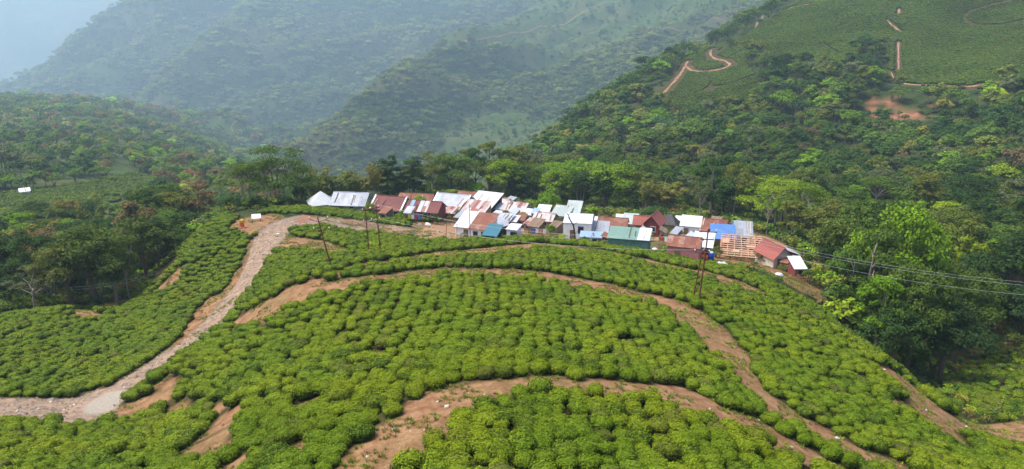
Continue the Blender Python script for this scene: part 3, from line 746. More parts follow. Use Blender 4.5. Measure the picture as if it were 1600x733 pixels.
scatter('distant_tea', FT, np.stack([0*k, 0*k, RNG.uniform(0, 6.28, n)], 1), np.stack([k, k, k], 1), RNG.integers(0, 5, n), np.ones((n, 4)),
        [tea_mesh('tea_bush_far_%d' % i, 40, 0.34, 400 + i, 0.30) for i in range(5)], 'tea gardens on the far slopes in close rows')

# ---- trees
M_LEAF_O = foliage_mat('leaf_of_tree', 'object', transl=0.22, rnd=0.32)
M_LEAF_I = foliage_mat('leaf_of_wood', 'instance', transl=0.2, rnd=0.3)
M_BARK = plain('bark', (0.16, 0.12, 0.085), 0.9, 0.45, 2.5, 0.05)
M_BARK_PALE = plain('pale_bark', (0.34, 0.29, 0.23), 0.9, 0.4, 2.0, 0.05)

def lobes_for(kind, rng):
    """trunk lines and crown lobes of a tree 1 unit tall: (trunks[(points, radii)], lobes[(centre, radii)])"""
    T, L = [], []
    def limb(base, tip, r0, r1, sag=0.06):
        m = (np.array(base) + np.array(tip)) / 2 + np.array([rng.normal() * sag, rng.normal() * sag, 0.03])
        T.append((np.array([base, m, tip]), (r0, (r0 + r1) / 2, r1)))
    if kind == 'dome':
        fork = 0.34; T.append((np.array([(0,0,-0.06),(0.01,0,0.15),(0.0,0.02,fork)]), (0.034,0.026,0.022)))
        n = 9
        for i in range(n):
            a = i * 2.4 + rng.uniform(-.3, .3); q = math.sqrt((i + .5) / n) * 0.33
            c = np.array([q*math.cos(a), q*math.sin(a), 0.78 - 0.9*q*q/0.33 + rng.uniform(-.07, .06)])
            limb((0, 0.02, fork), c, 0.016, 0.005); L.append((c, np.array([0.17, 0.17, 0.13]) * rng.uniform(0.8, 1.2)))
        for i in range(4):
            a = rng.uniform(0, 6.28); c = np.array([0.24*math.cos(a), 0.24*math.sin(a), rng.uniform(0.38, 0.52)]); L.append((c, np.array([.15, .15, .11])))
    elif kind == 'umbrella':
        base = [(0, 0)] if rng.random() < 0.4 else [(-.05, 0), (.03, .03), (.06, -.02)]
        for b in base:
            fork = rng.uniform(0.46, 0.56); top = (b[0]*1.8, b[1]*1.8, fork); T.append((np.array([(b[0], b[1], -0.06), (b[0]*1.2, b[1], .25), top]), (0.022, 0.017, 0.014)))
            for i in range(9 // len(base) + 1):
                a = rng.uniform(0, 6.28); q = math.sqrt(rng.random()) * 0.44
                c = np.array([top[0] + q*math.cos(a), top[1] + q*math.sin(a), 0.90 - 0.55*q*q/0.44 + rng.uniform(-.06, .04)])
                limb(top, c, 0.010, 0.003); L.append((c, np.array([0.19, 0.19, 0.085]) * rng.uniform(0.8, 1.25)))
                if i % 2: L.append((c * np.array([.8, .8, 1]) - np.array([0, 0, .13]), np.array([0.15, 0.15, 0.07]) * rng.uniform(0.8, 1.2)))
    elif kind == 'canopy':
        for b in [(-.05, 0), (.0, .04), (.05, -.02), (.1, .02)]:
            fork = rng.uniform(0.50, 0.60); top = (b[0]*1.7, b[1]*1.7, fork); T.append((np.array([(b[0], b[1], -0.06), (b[0]*1.1, b[1], .25), top]), (0.018, 0.014, 0.011)))
            for i in range(7):
                a = rng.uniform(0, 6.28); q = math.sqrt(rng.random()) * 0.40
                c = np.array([top[0]*.8 + q*math.cos(a), top[1] + q*math.sin(a), 0.93 - 1.15*q*q/0.44 - rng.uniform(0, .20)])
                limb(top, c, 0.009, 0.003); L.append((c, np.array([0.16, 0.16, 0.065]) * rng.uniform(0.8, 1.3)))
    elif kind == 'column':
        T.append((np.array([(0,0,-0.05),(0.005,0,.4),(0,0,.9)]), (0.022,0.015,0.004)))
        for i in range(15):
            z = 0.16 + 0.78 * i / 14; rr = 0.12 * math.sin(math.pi * min(1, (z - 0.05) / 0.97)) ** 0.55 + 0.01
            a = i * 2.4; c = np.array([rr*.8*math.cos(a), rr*.8*math.sin(a), z]); L.append((c, np.array([rr*.95, rr*.95, .075])))
    elif kind == 'tall':
        T.append((np.array([(0,0,-0.05),(0.02,0,.3),(-.01,.01,.62),(0.01,0,.88)]), (0.024,0.019,0.012,0.004)))
        for i in range(13):
            z = rng.uniform(0.34, 0.96); rr = 0.23 * math.sin(math.pi * (0.15 + 0.8 * (z - .3) / .7)) ; a = i * 2.4
            c = np.array([rr*math.cos(a), rr*math.sin(a), z]); limb((0, 0, z - 0.12), c, 0.008, 0.003, .02); L.append((c, np.array([.12, .12, .085]) * rng.uniform(0.7, 1.3)))
    elif kind == 'bamboo':
        for i in range(15):
            a = rng.uniform(0, 6.28); q = math.sqrt(rng.random()) * .10; hgt = rng.uniform(.6, 1); lean_ = rng.uniform(.04, .24)
            p = [np.array([q*math.cos(a) + lean_*math.cos(a)*t**2.4, q*math.sin(a) + lean_*math.sin(a)*t**2.4, hgt*(t - .10*t**4)]) for t in (0, .35, .65, .85, 1)]
            T.append((np.array(p), (.006, .005, .004, .003, .001)))
            for t in (.5, .68, .84, .97):
                c = np.array([q*math.cos(a) + lean_*math.cos(a)*t**2.4, q*math.sin(a) + lean_*math.sin(a)*t**2.4, hgt*(t - .10*t**4)]); L.append((c, np.array([.065, .065, .07]) * rng.uniform(.8, 1.3)))
    elif kind == 'airy':
        T.append((np.array([(0,0,-0.05),(-.01,.01,.25),(.015,0,.5)]), (.022,.017,.013)))
        for i in range(12):
            z0 = rng.uniform(.32, .5); a = i * 2.4 + rng.uniform(-.4, .4); q = rng.uniform(.12, .34); c = np.array([q*math.cos(a), q*math.sin(a), rng.uniform(.55, .97)])
            limb((0, 0, z0), c, .010, .003, .05); L.append((c, np.array([.11, .11, .07]) * rng.uniform(.7, 1.3)))
    elif kind == 'bush':
        for i in range(4):
            a = i * 1.6; T.append((np.array([(0,0,-.05),(.08*math.cos(a), .08*math.sin(a), .25),(.2*math.cos(a), .2*math.sin(a), .5)]), (.03,.02,.008)))
        for i in range(9):
            a = i * 2.4; q = math.sqrt((i + .5) / 9) * .42; L.append((np.array([q*math.cos(a), q*math.sin(a), .66 - .9*q*q + rng.uniform(-.08, .08)]), np.array([.24, .24, .26]) * rng.uniform(.8, 1.2)))
    return T, L

def tree_meshes(kind, seed, nleaf, leaf, mat, ns=5, trunk_mat=None, join=False, nsub=9, fill=0.78):
    """leaf = length of a leaf clump as a share of the tree's height; lobes carry smaller tufts, the tufts carry leaves"""
    rng = np.random.default_rng(seed); T, L = lobes_for(kind, rng)
    mb = MB()
    for p, r_ in T: mb.tube(p, r_, ns, cap=False)
    vol = np.array([r_.prod() ** (2/3) for _, r_ in L]); cnt = np.maximum(4, (nleaf * vol / vol.sum())).astype(int)
    C, Nn = [], []
    for (c, r_), k in zip(L, cnt):
        sd = rand_dirs(nsub, rng); sd[:, 2] = np.where(sd[:, 2] < -0.35, -sd[:, 2], sd[:, 2])
        sc = c + sd * r_ * 0.74; sr = r_ * rng.uniform(0.36, 0.58, (nsub, 1))
        w = rng.integers(0, nsub, k); d = rand_dirs(k, rng); d[:, 2] = np.where((d[:, 2] < -0.1) & (rng.random(k) < fill), -d[:, 2], d[:, 2])
        C.append(sc[w] + d * sr[w] * rng.uniform(0.55, 1.08, (k, 1))); Nn.append(d + 0.35 * sd[w] + np.array([0, 0, .45]) + rng.normal(size=d.shape) * 0.5)
    C = np.concatenate(C); Nn = np.concatenate(Nn)
    v, q = leaf_quads(C, Nn, rng.uniform(.65, 1.35, len(C)) * leaf, rng, 0.62)
    tv = np.concatenate(mb.v)
    if join:
        me = mesh_np('%s_far_%d' % (kind, seed), np.concatenate([tv, v]), np.concatenate([np.array(mb.q), q + len(tv)]), [mat, trunk_mat or M_BARK], False,
                     fmat=np.concatenate([np.ones(len(mb.q), int), np.zeros(len(q), int)]))
        return me
    crown = mesh_np('%s_crown_%d' % (kind, seed), v, q, [mat])
    trunk = mesh_np('%s_trunk_%d' % (kind, seed), tv, np.array(mb.q), [trunk_mat or M_BARK], True)
    return trunk, crown

KINDS = {}
for kind, nv, nl, lf in (('dome', 3, 6000, .033), ('umbrella', 3, 5200, .030), ('column', 2, 4600, .030), ('tall', 3, 5000, .031), ('bamboo', 3, 4600, .033), ('airy', 3, 2800, .029), ('bush', 3, 2400, .070)):
    KINDS[kind] = [tree_meshes(kind, 10 * len(KINDS) + s, nl, lf, M_LEAF_O, trunk_mat=M_BARK_PALE if kind in ('umbrella', 'airy', 'bamboo') else M_BARK, fill=0.7 if kind == 'airy' else .78) for s in range(nv)]
KINDS['canopy'] = [tree_meshes('canopy', 760 + s, 8000, .024, M_LEAF_O, 6, M_BARK_PALE, nsub=14, fill=.85) for s in range(2)]
KINDS['big'] = [tree_meshes('dome', 777 + s, 9000, .027, M_LEAF_O, 6, nsub=16) for s in range(2)]
KINDS['bigtall'] = [tree_meshes('tall', 787 + s, 8000, .028, M_LEAF_O, 6, M_BARK_PALE, nsub=14) for s in range(2)]

COLS = dict(dark=(.042,.084,.016), deep=(.028,.060,.014), mid=(.078,.132,.018), fresh=(.130,.235,.012), lime=(.200,.275,.016), olive=(.115,.140,.022), gold=(.185,.180,.030), brown=(.135,.100,.040), rust=(.170,.085,.040), grey=(.100,.122,.048), blue=(.045,.090,.034))

N_TREES = 0
def tree(kind, x, y, h, col, label, group=None, width=1.0, rot=None, z=None, var=None):
    global N_TREES
    vs_ = KINDS[kind]; tr, cr = vs_[var % len(vs_) if var is not None else int(RNG.integers(0, len(vs_)))]
    o = bpy.data.objects.new({'bamboo': 'bamboo_clump', 'bush': 'shrub'}.get(kind, 'tree'), None); COL.objects.link(o)
    o.location = (x, y, float(gz(x, y)) if z is None else z); o.rotation_euler = (0, 0, RNG.uniform(0, 6.28) if rot is None else rot)
    o.scale = (h * width, h * width, h)
    tag(o, label, {'bamboo': 'bamboo', 'bush': 'shrub'}.get(kind, 'tree'), group)
    t = link('culms' if kind == 'bamboo' else ('stem' if kind == 'bush' else 'trunk'), tr, o); c = link('foliage' if kind in ('bamboo', 'bush') else 'crown', cr, o)
    k = RNG.uniform(0.85, 1.15); c.color = (*[min(1, v * k * RNG.uniform(.93, 1.07)) for v in COLS[col]], 1)
    N_TREES += 1; return o

def tree_px(kind, px, pyb, r, top, col, label, group=None, wpx=None, var=None, rot=None):
    """a tree whose foot is r metres off below column px and whose tip reaches picture row `top`; wpx = crown width in picture units"""
    az, _ = pix_dir(float(px), float(pyb)); x, y = r * math.sin(az), r * math.cos(az); z = float(gz(x, y))
    _, e = pix_dir(float(px), float(top)); h = r * e - z
    h /= {'dome': .91, 'big': .91, 'canopy': .97, 'umbrella': .96, 'bamboo': .93}.get(kind, 1.0)
    nat = {'dome': .80, 'big': .80, 'umbrella': 1.05, 'canopy': .98, 'column': .36, 'tall': .62, 'bigtall': .62, 'bamboo': .60, 'airy': .78, 'bush': 1.25}[kind]
    w = 1.0 if wpx is None else (wpx * math.hypot(r, z) / 1150) / (nat * h)
    return tree(kind, x, y, h, col, label, group, w, rot, z, var)
# ---------------------------------------------------------------- trees one can tell apart
G1, G2, G3 = 'trees behind the village', 'trees in the valley on the right', 'trees in the valley on the left'
HERO = [
 ('canopy',385,318,152,248,'mid','spreading green tree left of the flat-topped one beside the white signboard',G3,78,0),
 ('canopy',438,318,157,224,'mid','tall flat-topped tree on several pale trunks left of the white tent',G3,112,1),
 ('umbrella',470,316,166,262,'mid','lower layered tree leaning against the flat-topped tree left of the tent',G3,60,2),
 ('bush',470,318,152,292,'deep','dark low evergreen just left of the white tent',G1,26,0),
 ('bush',366,330,140,306,'dark','dark rounded shrub tree left of the white signboard',G3,34,1),
 ('bush',398,322,146,304,'dark','dark shrub at the foot of the spreading tree by the signboard',G3,26,2),
 ('bamboo',497,318,172,264,'gold','yellowish bamboo clump behind the white tent',G1,52,0),
 ('bamboo',528,318,174,266,'olive','olive bamboo clump behind the grey metal roof',G1,56,1),
 ('bamboo',560,318,176,270,'gold','yellow bamboo clump right behind the grey metal roof',G1,50,2),
 ('bamboo',584,316,176,256,'gold','tallest yellow bamboo clump between the grey roof and the dark column tree',G1,40,0),
 ('bamboo',628,314,182,268,'olive','olive bamboo clump between the two dark column trees',G1,40,1),
 ('column',607,312,180,244,'dark','dark green column tree behind the white-edged red roof, left one of the two',G1,46,0),
 ('column',647,312,182,246,'dark','dark green column tree behind the red roofs, right one of the two',G1,48,1),
 ('airy',676,308,196,240,'olive','airy olive tree with a visible trunk right of the two column trees',G1,58,0),
 ('big',705,308,200,237,'mid','broad full green tree behind the large pale roof',G1,88,0),
 ('tall',765,302,215,222,'olive','tall wispy tree standing above the wood behind the white roof',G1,46,0),
 ('tall',744,306,205,236,'dark','dark narrow tree left of the tall wispy tree',G1,40,1),
 ('tall',792,306,208,240,'dark','dark pointed tree right of the tall wispy tree',G1,36,2),
 ('canopy',820,318,198,250,'mid','flat layered tree behind the striped rusty roofs',G1,80,0),
 ('canopy',868,320,196,250,'fresh','wide bright layered tree behind the white and blue sheds',G1,92,1),
 ('big',946,328,190,251,'fresh','big yellow-green dome tree behind the white building',G1,98,1),
 ('tall',938,328,184,268,'deep','dark narrow tree standing before the big dome tree',G1,40,0),
 ('bush',858,330,164,298,'fresh','bright green small tree just behind the striped rusty roof',G1,46,0),
 ('bush',838,336,158,316,'fresh','little round bright tree at the edge of the roofs',G1,18,1),
 ('column',992,340,178,296,'deep','slim dark cypress-like tree behind the red-roofed shed',G1,14,1),
 ('bamboo',1008,336,184,280,'gold','golden bamboo clump behind the red gabled house, left one of the pair',G1,50,0),
 ('bamboo',1040,336,186,284,'gold','golden bamboo clump behind the dark hut, right one of the pair',G1,54,1),
 ('bush',1024,348,160,324,'dark','dark green bushy tree behind the red gabled house',G1,52,2),
 ('bigtall',1108,344,178,250,'dark','tall dark tree behind the red-rust shed',G1,60,0),
 ('umbrella',1146,344,182,257,'olive','pale dome-topped tree right of the tall dark tree',G1,62,2),
 ('airy',1092,346,172,280,'grey','thin greyish tree with pale trunk beside the tall dark tree',G1,40,1),
 ('canopy',1216,352,176,270,'lime','wide bright yellow-green umbrella tree right of the village',G1,104,0),
 ('canopy',1252,360,168,280,'fresh','second wide umbrella tree, half behind the first, right of the village',G1,84,1),
 ('airy',1198,366,160,296,'fresh','slender light tree on a white trunk right of the blue roof',G1,44,2),
 ('tall',1236,376,152,316,'olive','olive tree with brown twigs above the red house on the right',G1,50,1),
 ('dome',1290,386,152,312,'olive','rounded olive tree behind the first power lines right of the village',G2,92,0),
 ('dome',1335,395,140,312,'mid','rounded green tree just left of the tallest bright tree',G2,80,1),
 ('big',1398,470,112,306,'fresh','tallest bright green tree on the right slope',G2,112,0),
 ('bigtall',1352,490,103,362,'mid','tall leafy tree left of the tallest bright tree',G2,86,1),
 ('bigtall',1322,500,101,392,'mid','bright tree on two thin pale trunks at the right edge of the tea',G2,70,0),
 ('bigtall',1372,520,97,432,'fresh','light green tree below the tallest bright tree',G2,70,1),
 ('big',1428,510,100,410,'mid','dense mid-green tree right of the light green one below the wires',G2,88,1),
 ('dome',1402,540,95,470,'dark','dark low tree at the foot of the tall pair',G2,80,2),
 ('big',1476,540,101,462,'deep','broad dark rounded tree at the edge of the right dell',G2,100,0),
 ('dome',1450,450,118,388,'olive','olive tree behind the wires right of the tallest tree',G2,70,0),
 ('big',1500,500,116,412,'mid','yellow-green rounded tree above the broad dark one',G2,92,1),
 ('big',1582,520,134,352,'deep','large dark tree cut by the right edge of the picture',G2,130,0),
 ('dome',1540,520,128,436,'dark','dark tree between the yellow-green one and the right edge',G2,70,1),
 ('dome',1600,545,126,440,'deep','dark low tree under the large dark one at the right edge',G2,90,2),
 ('dome',1512,440,140,372,'lime','lime green tree under the topmost wire on the right',G2,64,1),
 ('umbrella',1470,380,172,318,'lime','yellowish layered tree on the lower hillside, right of the tallest tree',G2,80,2),
 ('big',150,474,122,343,'mid','large leafy tree in the left valley, tallest there',G3,104,0),
 ('big',112,474,120,372,'olive','olive tree leaning left of the largest one in the left valley',G3,76,1),
 ('bigtall',182,470,124,360,'mid','tall green tree right of the largest one in the left valley',G3,62,0),
 ('airy',203,470,121,374,'olive','thin pale-trunked tree at the left foot of the tea slope',G3,40,1),
 ('airy',55,480,118,420,'grey','nearly leafless grey tree at the left above the lower tea',G3,62,2),
 ('dome',70,470,128,366,'dark','dark bluish tree left of the olive leaning one',G3,70,0),
 ('dome',16,480,124,408,'dark','dark low tree at the left edge',G3,70,1),
 ('dome',232,446,132,334,'mid','rounded mid-green tree at the top of the left valley wood',G3,78,2),
 ('dome',262,400,142,332,'mid','small rounded tree at the edge of the left tea slope',G3,62,0),
 ('tall',248,420,134,344,'dark','dark tree with a slim pale trunk by the left tea slope',G3,44,1),
 ('dome',222,380,190,306,'fresh','brightest green tree in the left middle distance',G3,50,1),
 ('bamboo',30,420,170,352,'gold','golden bamboo clump at the left edge',G3,60,2),
 ('bamboo',75,400,180,346,'gold','golden bamboo clump left of the bright shrub trees',G3,56,0),
 ('umbrella',136,380,236,312,'mid','low flat umbrella tree on the left terrace',G3,66,1),
 ('dome',30,400,160,372,'brown','brownish half-bare tree at the left edge',G3,56,0),
 ('bush',1110,395,125,374,'mid','small tree beside the blue roof, before the timber frame',G1,18,0),
 ('bush',1146,407,121,396,'fresh','small round bush in front of the timber frame',G1,12,1),
 ('bush',655,322,160,306,'lime','yellow-green bush between the long rusty roof and the patched one',G1,24,1),
 ('bush',819,342,150,334,'fresh','bright bush below the striped rusty roof',G1,20,2),
 ('bush',578,325,140,316,'lime','yellow-green bush between the grey and the red roof',G1,16,0),
]
for h_ in HERO: tree_px(h_[0], h_[1], h_[2], h_[3], h_[4], h_[5], h_[6], h_[7], h_[8], h_[9])

# ---- the rest of the wood: nearest ones one by one, those on the hillsides as a mass
WOOD = {'shelf': [], }
def wood_candidates(r0, r1, ds):
    """points of a lattice whose step grows with the distance"""
    A0, A1 = R(-39), R(39); L0, L1 = math.log(r0), math.log(r1)
    na = int((A1 - A0) / ds); nl = int((L1 - L0) / ds)
    a, l = np.meshgrid(np.linspace(A0, A1, na), np.linspace(L0, L1, nl)); a = a + (np.arange(nl) % 2)[:, None] * (A1 - A0) / na / 2
    a = a.ravel() + RNG.normal(size=a.size) * ds * .28; l = l.ravel() + RNG.normal(size=l.size) * ds * .28
    r = np.exp(l); x, y = r * np.sin(a), r * np.cos(a); z = gz(x, y); px, py = project(x, y, z)
    return x, y, z, r, px, py

WAY_CLEAR = [9, 8, 5, 5, 8, 9, 5, 4, 5] + [6] * 9
hx = np.array([(h_[3] * math.sin(pix_dir(float(h_[1]), float(h_[2]))[0]), h_[3] * math.cos(pix_dir(float(h_[1]), float(h_[2]))[0])) for h_ in HERO])

def wood_mask(x, y, z, r, px, py, low=None):
    ok = (r > wood_start(x, y) + 3) & (tea_mask(x, y, z, TEA_FAR) < 0) & visible(x, y, z + 14)
    dh = np.full(x.shape, 99.0)
    for (Pl, W), cl in zip(HWAYS, WAY_CLEAR):
        dh = np.minimum(dh, dist_line(x, y, Pl, W) - (cl if low is None else 1.6))
        if low is not None: low[dist_line(x, y, Pl, W) < cl] = True
    return ok & (dh > 0)

# nearer wood, one tree each
x, y, z, r, px, py = wood_candidates(96, 262, 0.040)
ok = wood_mask(x, y, z, r, px, py) & (px > -40) & (px < 1650)
ok &= ~((px > 340) & (px < 492) & (r < 235))
dmin = np.sqrt(((x[:, None] - hx[None, :, 0]) ** 2 + (y[:, None] - hx[None, :, 1]) ** 2).min(1))
ok &= dmin > 3.6
idx = np.nonzero(ok)[0]; idx = idx[np.argsort(r[idx])]
N_NEAR = min(len(idx), 222); single_r = r[idx[N_NEAR - 1]]
PAL = {'right': (['dark', 'mid', 'olive', 'deep', 'fresh', 'grey'], [.32, .26, .14, .18, .06, .04]), 'left': (['dark', 'mid', 'olive', 'brown', 'gold', 'deep', 'fresh'], [.26, .26, .16, .06, .08, .10, .08])}
CW = {'dark': 'dark green', 'mid': 'mid-green', 'olive': 'olive green', 'deep': 'very dark green', 'fresh': 'light green', 'grey': 'greyish green', 'brown': 'brownish half-bare', 'gold': 'yellowish', 'rust': 'rusty red'}
KW = {'dome': 'rounded tree', 'tall': 'upright tree', 'umbrella': 'flat-topped tree', 'airy': 'thin open tree', 'bush': 'low shrub', 'column': 'column tree', 'bamboo': 'bamboo clump'}
for i in idx[:N_NEAR]:
    left = px[i] < 480; cs, pr = PAL['left' if left else 'right']; c_ = cs[int(RNG.choice(len(cs), p=np.array(pr) / sum(pr)))]
    kd = str(RNG.choice(['dome', 'tall', 'umbrella', 'airy', 'bush', 'bamboo'], p=[.40, .16, .18, .07, .13, .06]))
    h = RNG.uniform(8, 12.5) * {'bush': .45, 'tall': 1.1}.get(kd, 1) * (0.92 if left else 1)
    if 480 < px[i] < 1000 and r[i] > 225: h *= 0.8
    if 690 < px[i] < 1190: h *= 1.1
    if 480 < px[i] < 690: h *= .62; c_ = str(RNG.choice(['olive', 'gold', 'mid', 'fresh']))
    if kd == 'bamboo': c_ = 'gold' if RNG.random() < .5 else 'olive'
    if kd == 'column': c_ = 'dark'
    zone, grp = (('in the wood of the left valley', G3) if px[i] < 340 else ('in the wood left of the white tent', G3) if left else ('in the wood behind the left half of the village', G1) if px[i] < 800 else
                 ('in the wood behind the right half of the village', G1) if px[i] < 1190 else ('in the wooded valley right of the village', G2))
    tree(kd, x[i], y[i], h, c_, '%s %s %s' % (CW[c_], KW[kd], zone), grp, RNG.uniform(.95, 1.25))

# hillside woods
FAR_KINDS = ['dome', 'bush', 'dome', 'umbrella', 'dome', 'bush', 'tall', 'dome']
FAR_M = [tree_meshes(k_, 900 + i, 1600, .070, M_LEAF_I, 4, join=True, nsub=7) for i, k_ in enumerate(FAR_KINDS)]
CLUMP_M = [tree_meshes(k_, 950 + i, 520, .125, M_LEAF_I, 3, join=True, nsub=5) for i, k_ in enumerate(['dome', 'tall', 'dome', 'bush', 'bush', 'bush'])]
PALC = np.array([COLS[k_] for k_ in ('deep', 'dark', 'mid', 'olive', 'fresh', 'grey', 'brown', 'gold', 'rust', 'blue', 'lime')])
def colours(n, p, x, y, sc):
    zone = fbm(x / sc, y / sc, 81, 3)
    i = RNG.choice(len(PALC), n, p=np.array(p) / sum(p)); c_ = 1.2 * PALC[i] * RNG.uniform(.8, 1.2, (n, 1)) * (1 + .9 * zone)[:, None]
    return np.concatenate([np.clip(c_, 0.004, 1), np.ones((n, 1))], 1)

def wood(name, sel, h, p, variants, label, sc=40, hv=.38, gain=1.0):
    n = int(sel.sum()); hh = h[sel] * RNG.uniform(1 - hv, 1 + hv, n); ww = hh * RNG.uniform(.9, 1.3, n)
    scatter(name, np.stack([x[sel], y[sel], z[sel]], 1), np.stack([RNG.normal(size=n) * .05, RNG.normal(size=n) * .05, RNG.uniform(0, 6.28, n)], 1), np.stack([ww, ww, hh], 1),
            RNG.integers(0, len(variants), n), colours(n, p, x[sel], y[sel], sc) * np.array([gain, gain, gain, 1]), variants, label)
    return n

x, y, z, r, px, py = wood_candidates(118, 700, 0.0185)
low = np.zeros(len(x), bool)
ok = wood_mask(x, y, z, r, px, py, low) & (px > -60) & (px < 1660) & ~((px < 790) & (px > 480) & (r > 262)) & (r > single_r - 2)
slip_here = _bil(slip, x, y); ok &= ~((slip_here > .15) & (RNG.random(len(x)) < .22))
right = px >= 480
thin = (np.where(right, fbm(x / 45, y / 45, 87, 3) > .2, fbm(x / 60, y / 60, 23, 3) > -.03))
ok &= ~(thin & (RNG.random(len(x)) < np.where(right, .55, .62)))
hh = np.clip(0.0215 * r, 5.5, 9.5) * np.where(slip_here > .12, .42, 1) * np.where(low & (slip_here < .12), .38, 1)
nr_ = wood('hillside_wood', ok & right, hh, [.13,.27,.29,.14,.06,.05,.02,.02,.0,.02,.01], FAR_M, 'mixed wood covering the right-hand hillside', 38)
nl_ = wood('valley_wood', ok & ~right, hh * .85, [.08,.20,.28,.17,.07,.08,.07,.03,.012,.02,.01], FAR_M, 'mixed wood with reddish crowns on the left-hand hills', 60, gain=1.2)
x, y, z, r, px, py = wood_candidates(700, 1600, 0.0105)
ok = (tea_mask(x, y, z, TEA_FAR) < 0) & visible(x, y, z + 16) & (px > -60) & (px < 480)
ok &= ~((fbm(x / 60, y / 60, 23, 3) > -.03) & (RNG.random(len(x)) < .65))
nh_ = wood('hill_wood', ok, np.clip(.0095 * r, 6, 13), [.06,.16,.28,.16,.06,.14,.09,.03,.02,.04,.0], CLUMP_M, 'open wood on the low hill beyond the left valley', 90, gain=1.4)

# far valley side
x, y, z, r, px, py = wood_candidates(720, 4000, 0.0054)
far_ok = visible(x, y, z + 22) & (px > -40) & (px < 1640) & (py > -40) & ((px > 450) | (r > 1560))
dh = np.full(x.shape, 99.0)
for Pl, W in HWAYS[9:]: dh = np.minimum(dh, dist_line(x, y, Pl, W))
gr = _bil(green, x, y); scb = _bil(scrub, x, y)
far_ok &= (dh > 8) & (RNG.random(len(x)) > 0.70 * gr) & (RNG.random(len(x)) > .06 + .22 * scb)
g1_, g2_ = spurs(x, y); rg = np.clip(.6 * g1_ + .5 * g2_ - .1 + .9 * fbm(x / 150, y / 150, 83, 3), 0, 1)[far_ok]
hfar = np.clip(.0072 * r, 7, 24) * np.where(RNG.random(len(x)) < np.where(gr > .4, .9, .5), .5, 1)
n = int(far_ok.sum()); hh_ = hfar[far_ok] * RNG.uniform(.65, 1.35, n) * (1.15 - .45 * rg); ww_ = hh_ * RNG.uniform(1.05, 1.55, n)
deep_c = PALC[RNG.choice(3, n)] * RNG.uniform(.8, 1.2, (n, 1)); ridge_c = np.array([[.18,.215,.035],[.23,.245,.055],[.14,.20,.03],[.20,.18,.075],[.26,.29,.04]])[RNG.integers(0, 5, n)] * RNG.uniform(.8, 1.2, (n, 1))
k_ = .8 * smooth01(.40, .85, rg + RNG.normal(size=n) * .12)[:, None]  # pale ridge scrub, dark gully wood; the contrast also paints in relief shading
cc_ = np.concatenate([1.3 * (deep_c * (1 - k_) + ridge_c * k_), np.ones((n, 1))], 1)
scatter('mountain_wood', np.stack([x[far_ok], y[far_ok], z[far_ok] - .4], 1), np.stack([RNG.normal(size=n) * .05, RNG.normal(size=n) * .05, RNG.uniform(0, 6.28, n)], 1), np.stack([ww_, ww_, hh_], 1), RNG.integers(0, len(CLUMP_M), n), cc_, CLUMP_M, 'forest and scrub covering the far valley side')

# undergrowth along the wood edges, the village and the road banks
ux = RNG.uniform(-150, 175, 60000); uy = RNG.uniform(60, 235, 60000); uz = gz(ux, uy); ur = np.hypot(ux, uy); upx, upy = project(ux, uy, uz)
u1, u2, u3 = way_distance(ux, uy); ws = wood_start(ux, uy)
tm = tea_mask(ux, uy, uz, TEA)
edge_ = (np.abs(ur - ws) < 9) | (ur > ws)
veg = fbm(ux / 8, uy / 8, 45, 3)
ok = ((tm < 0) | (tm == 4)) & (np.minimum(u1, np.minimum(u2, u3)) > .3) & (upx > -30) & (upx < 1630) & visible(ux, uy, uz + 2) & (ur < 235) & (ur > 60) & (edge_ | ((veg > .0) & (RNG.random(len(ux)) < .5)) | (upx > 1340)) & (tea_mask(ux, uy, uz, TEA_FAR) < 0) & (upy < 720)
ok &= RNG.random(len(ux)) < np.where(ur > ws + 10, .28, .55)
x, y, z = ux, uy, uz
UNDER_M = [tree_meshes('bush', 980 + i, 150, .16, M_LEAF_I, 3, join=True, nsub=5) for i in range(4)]
wood('undergrowth', ok, np.where(edge_, np.where((upx > 1280) & (ur < 118), 2.9, 1.7), .75), [.08,.2,.26,.2,.12,.05,.06,.08,.0,.0,.05], UNDER_M, 'rough scrub along the wood edge and between the houses', 12, .5)

# grass tufts and weeds on the ways and banks
def tuft(seed):
    rng = np.random.default_rng(seed); mb = MB()
    for k in range(16):
        a = rng.uniform(0, 6.28); q = rng.uniform(0, .13); l = rng.uniform(.10, .26); b = np.array([q*math.cos(a), q*math.sin(a), -.02]); tp = b + np.array([l*.6*math.cos(a), l*.6*math.sin(a), l]); s_ = np.array([-math.sin(a), math.cos(a), 0]) * .016
        mb.add([b - s_, b + s_, (b + tp)/2 + s_*.8 + np.array([0,0,.03]), (b + tp)/2 - s_*.8 + np.array([0,0,.03])], [(0,1,2,3)]); mb.add([(b + tp)/2 - s_*.8 + np.array([0,0,.03]), (b + tp)/2 + s_*.8 + np.array([0,0,.03]), tp], (), [(0,1,2)])
    return mb.mesh('grass_tuft_%d' % seed, M_LEAF_I)
gx = RNG.uniform(-70, 80, 170000); gy = RNG.uniform(20, 125, 170000); g1, g2, g3 = way_distance(gx, gy); gzv = gz(gx, gy); gpx, gpy = project(gx, gy, gzv)
on = ((np.minimum(g1, g3) < .2) & (fbm(gx / 1.6, gy / 1.6, 33, 3) > -.01)) | ((g2 < .0) & (g2 > -.5) & (RNG.random(len(gx)) < .6))
on &= (gpx > -10) & (gpx < 1610) & (gpy < 760) & visible(gx, gy, gzv + .5)
x, y, z = gx, gy, gzv
wood('grass', on, np.full(len(gx), .62), [0,.05,.3,.3,.1,.05,0,.2,0,0,.1], [tuft(i) for i in range(4)], 'grass and weeds on the dirt paths and road banks', 5, .4)
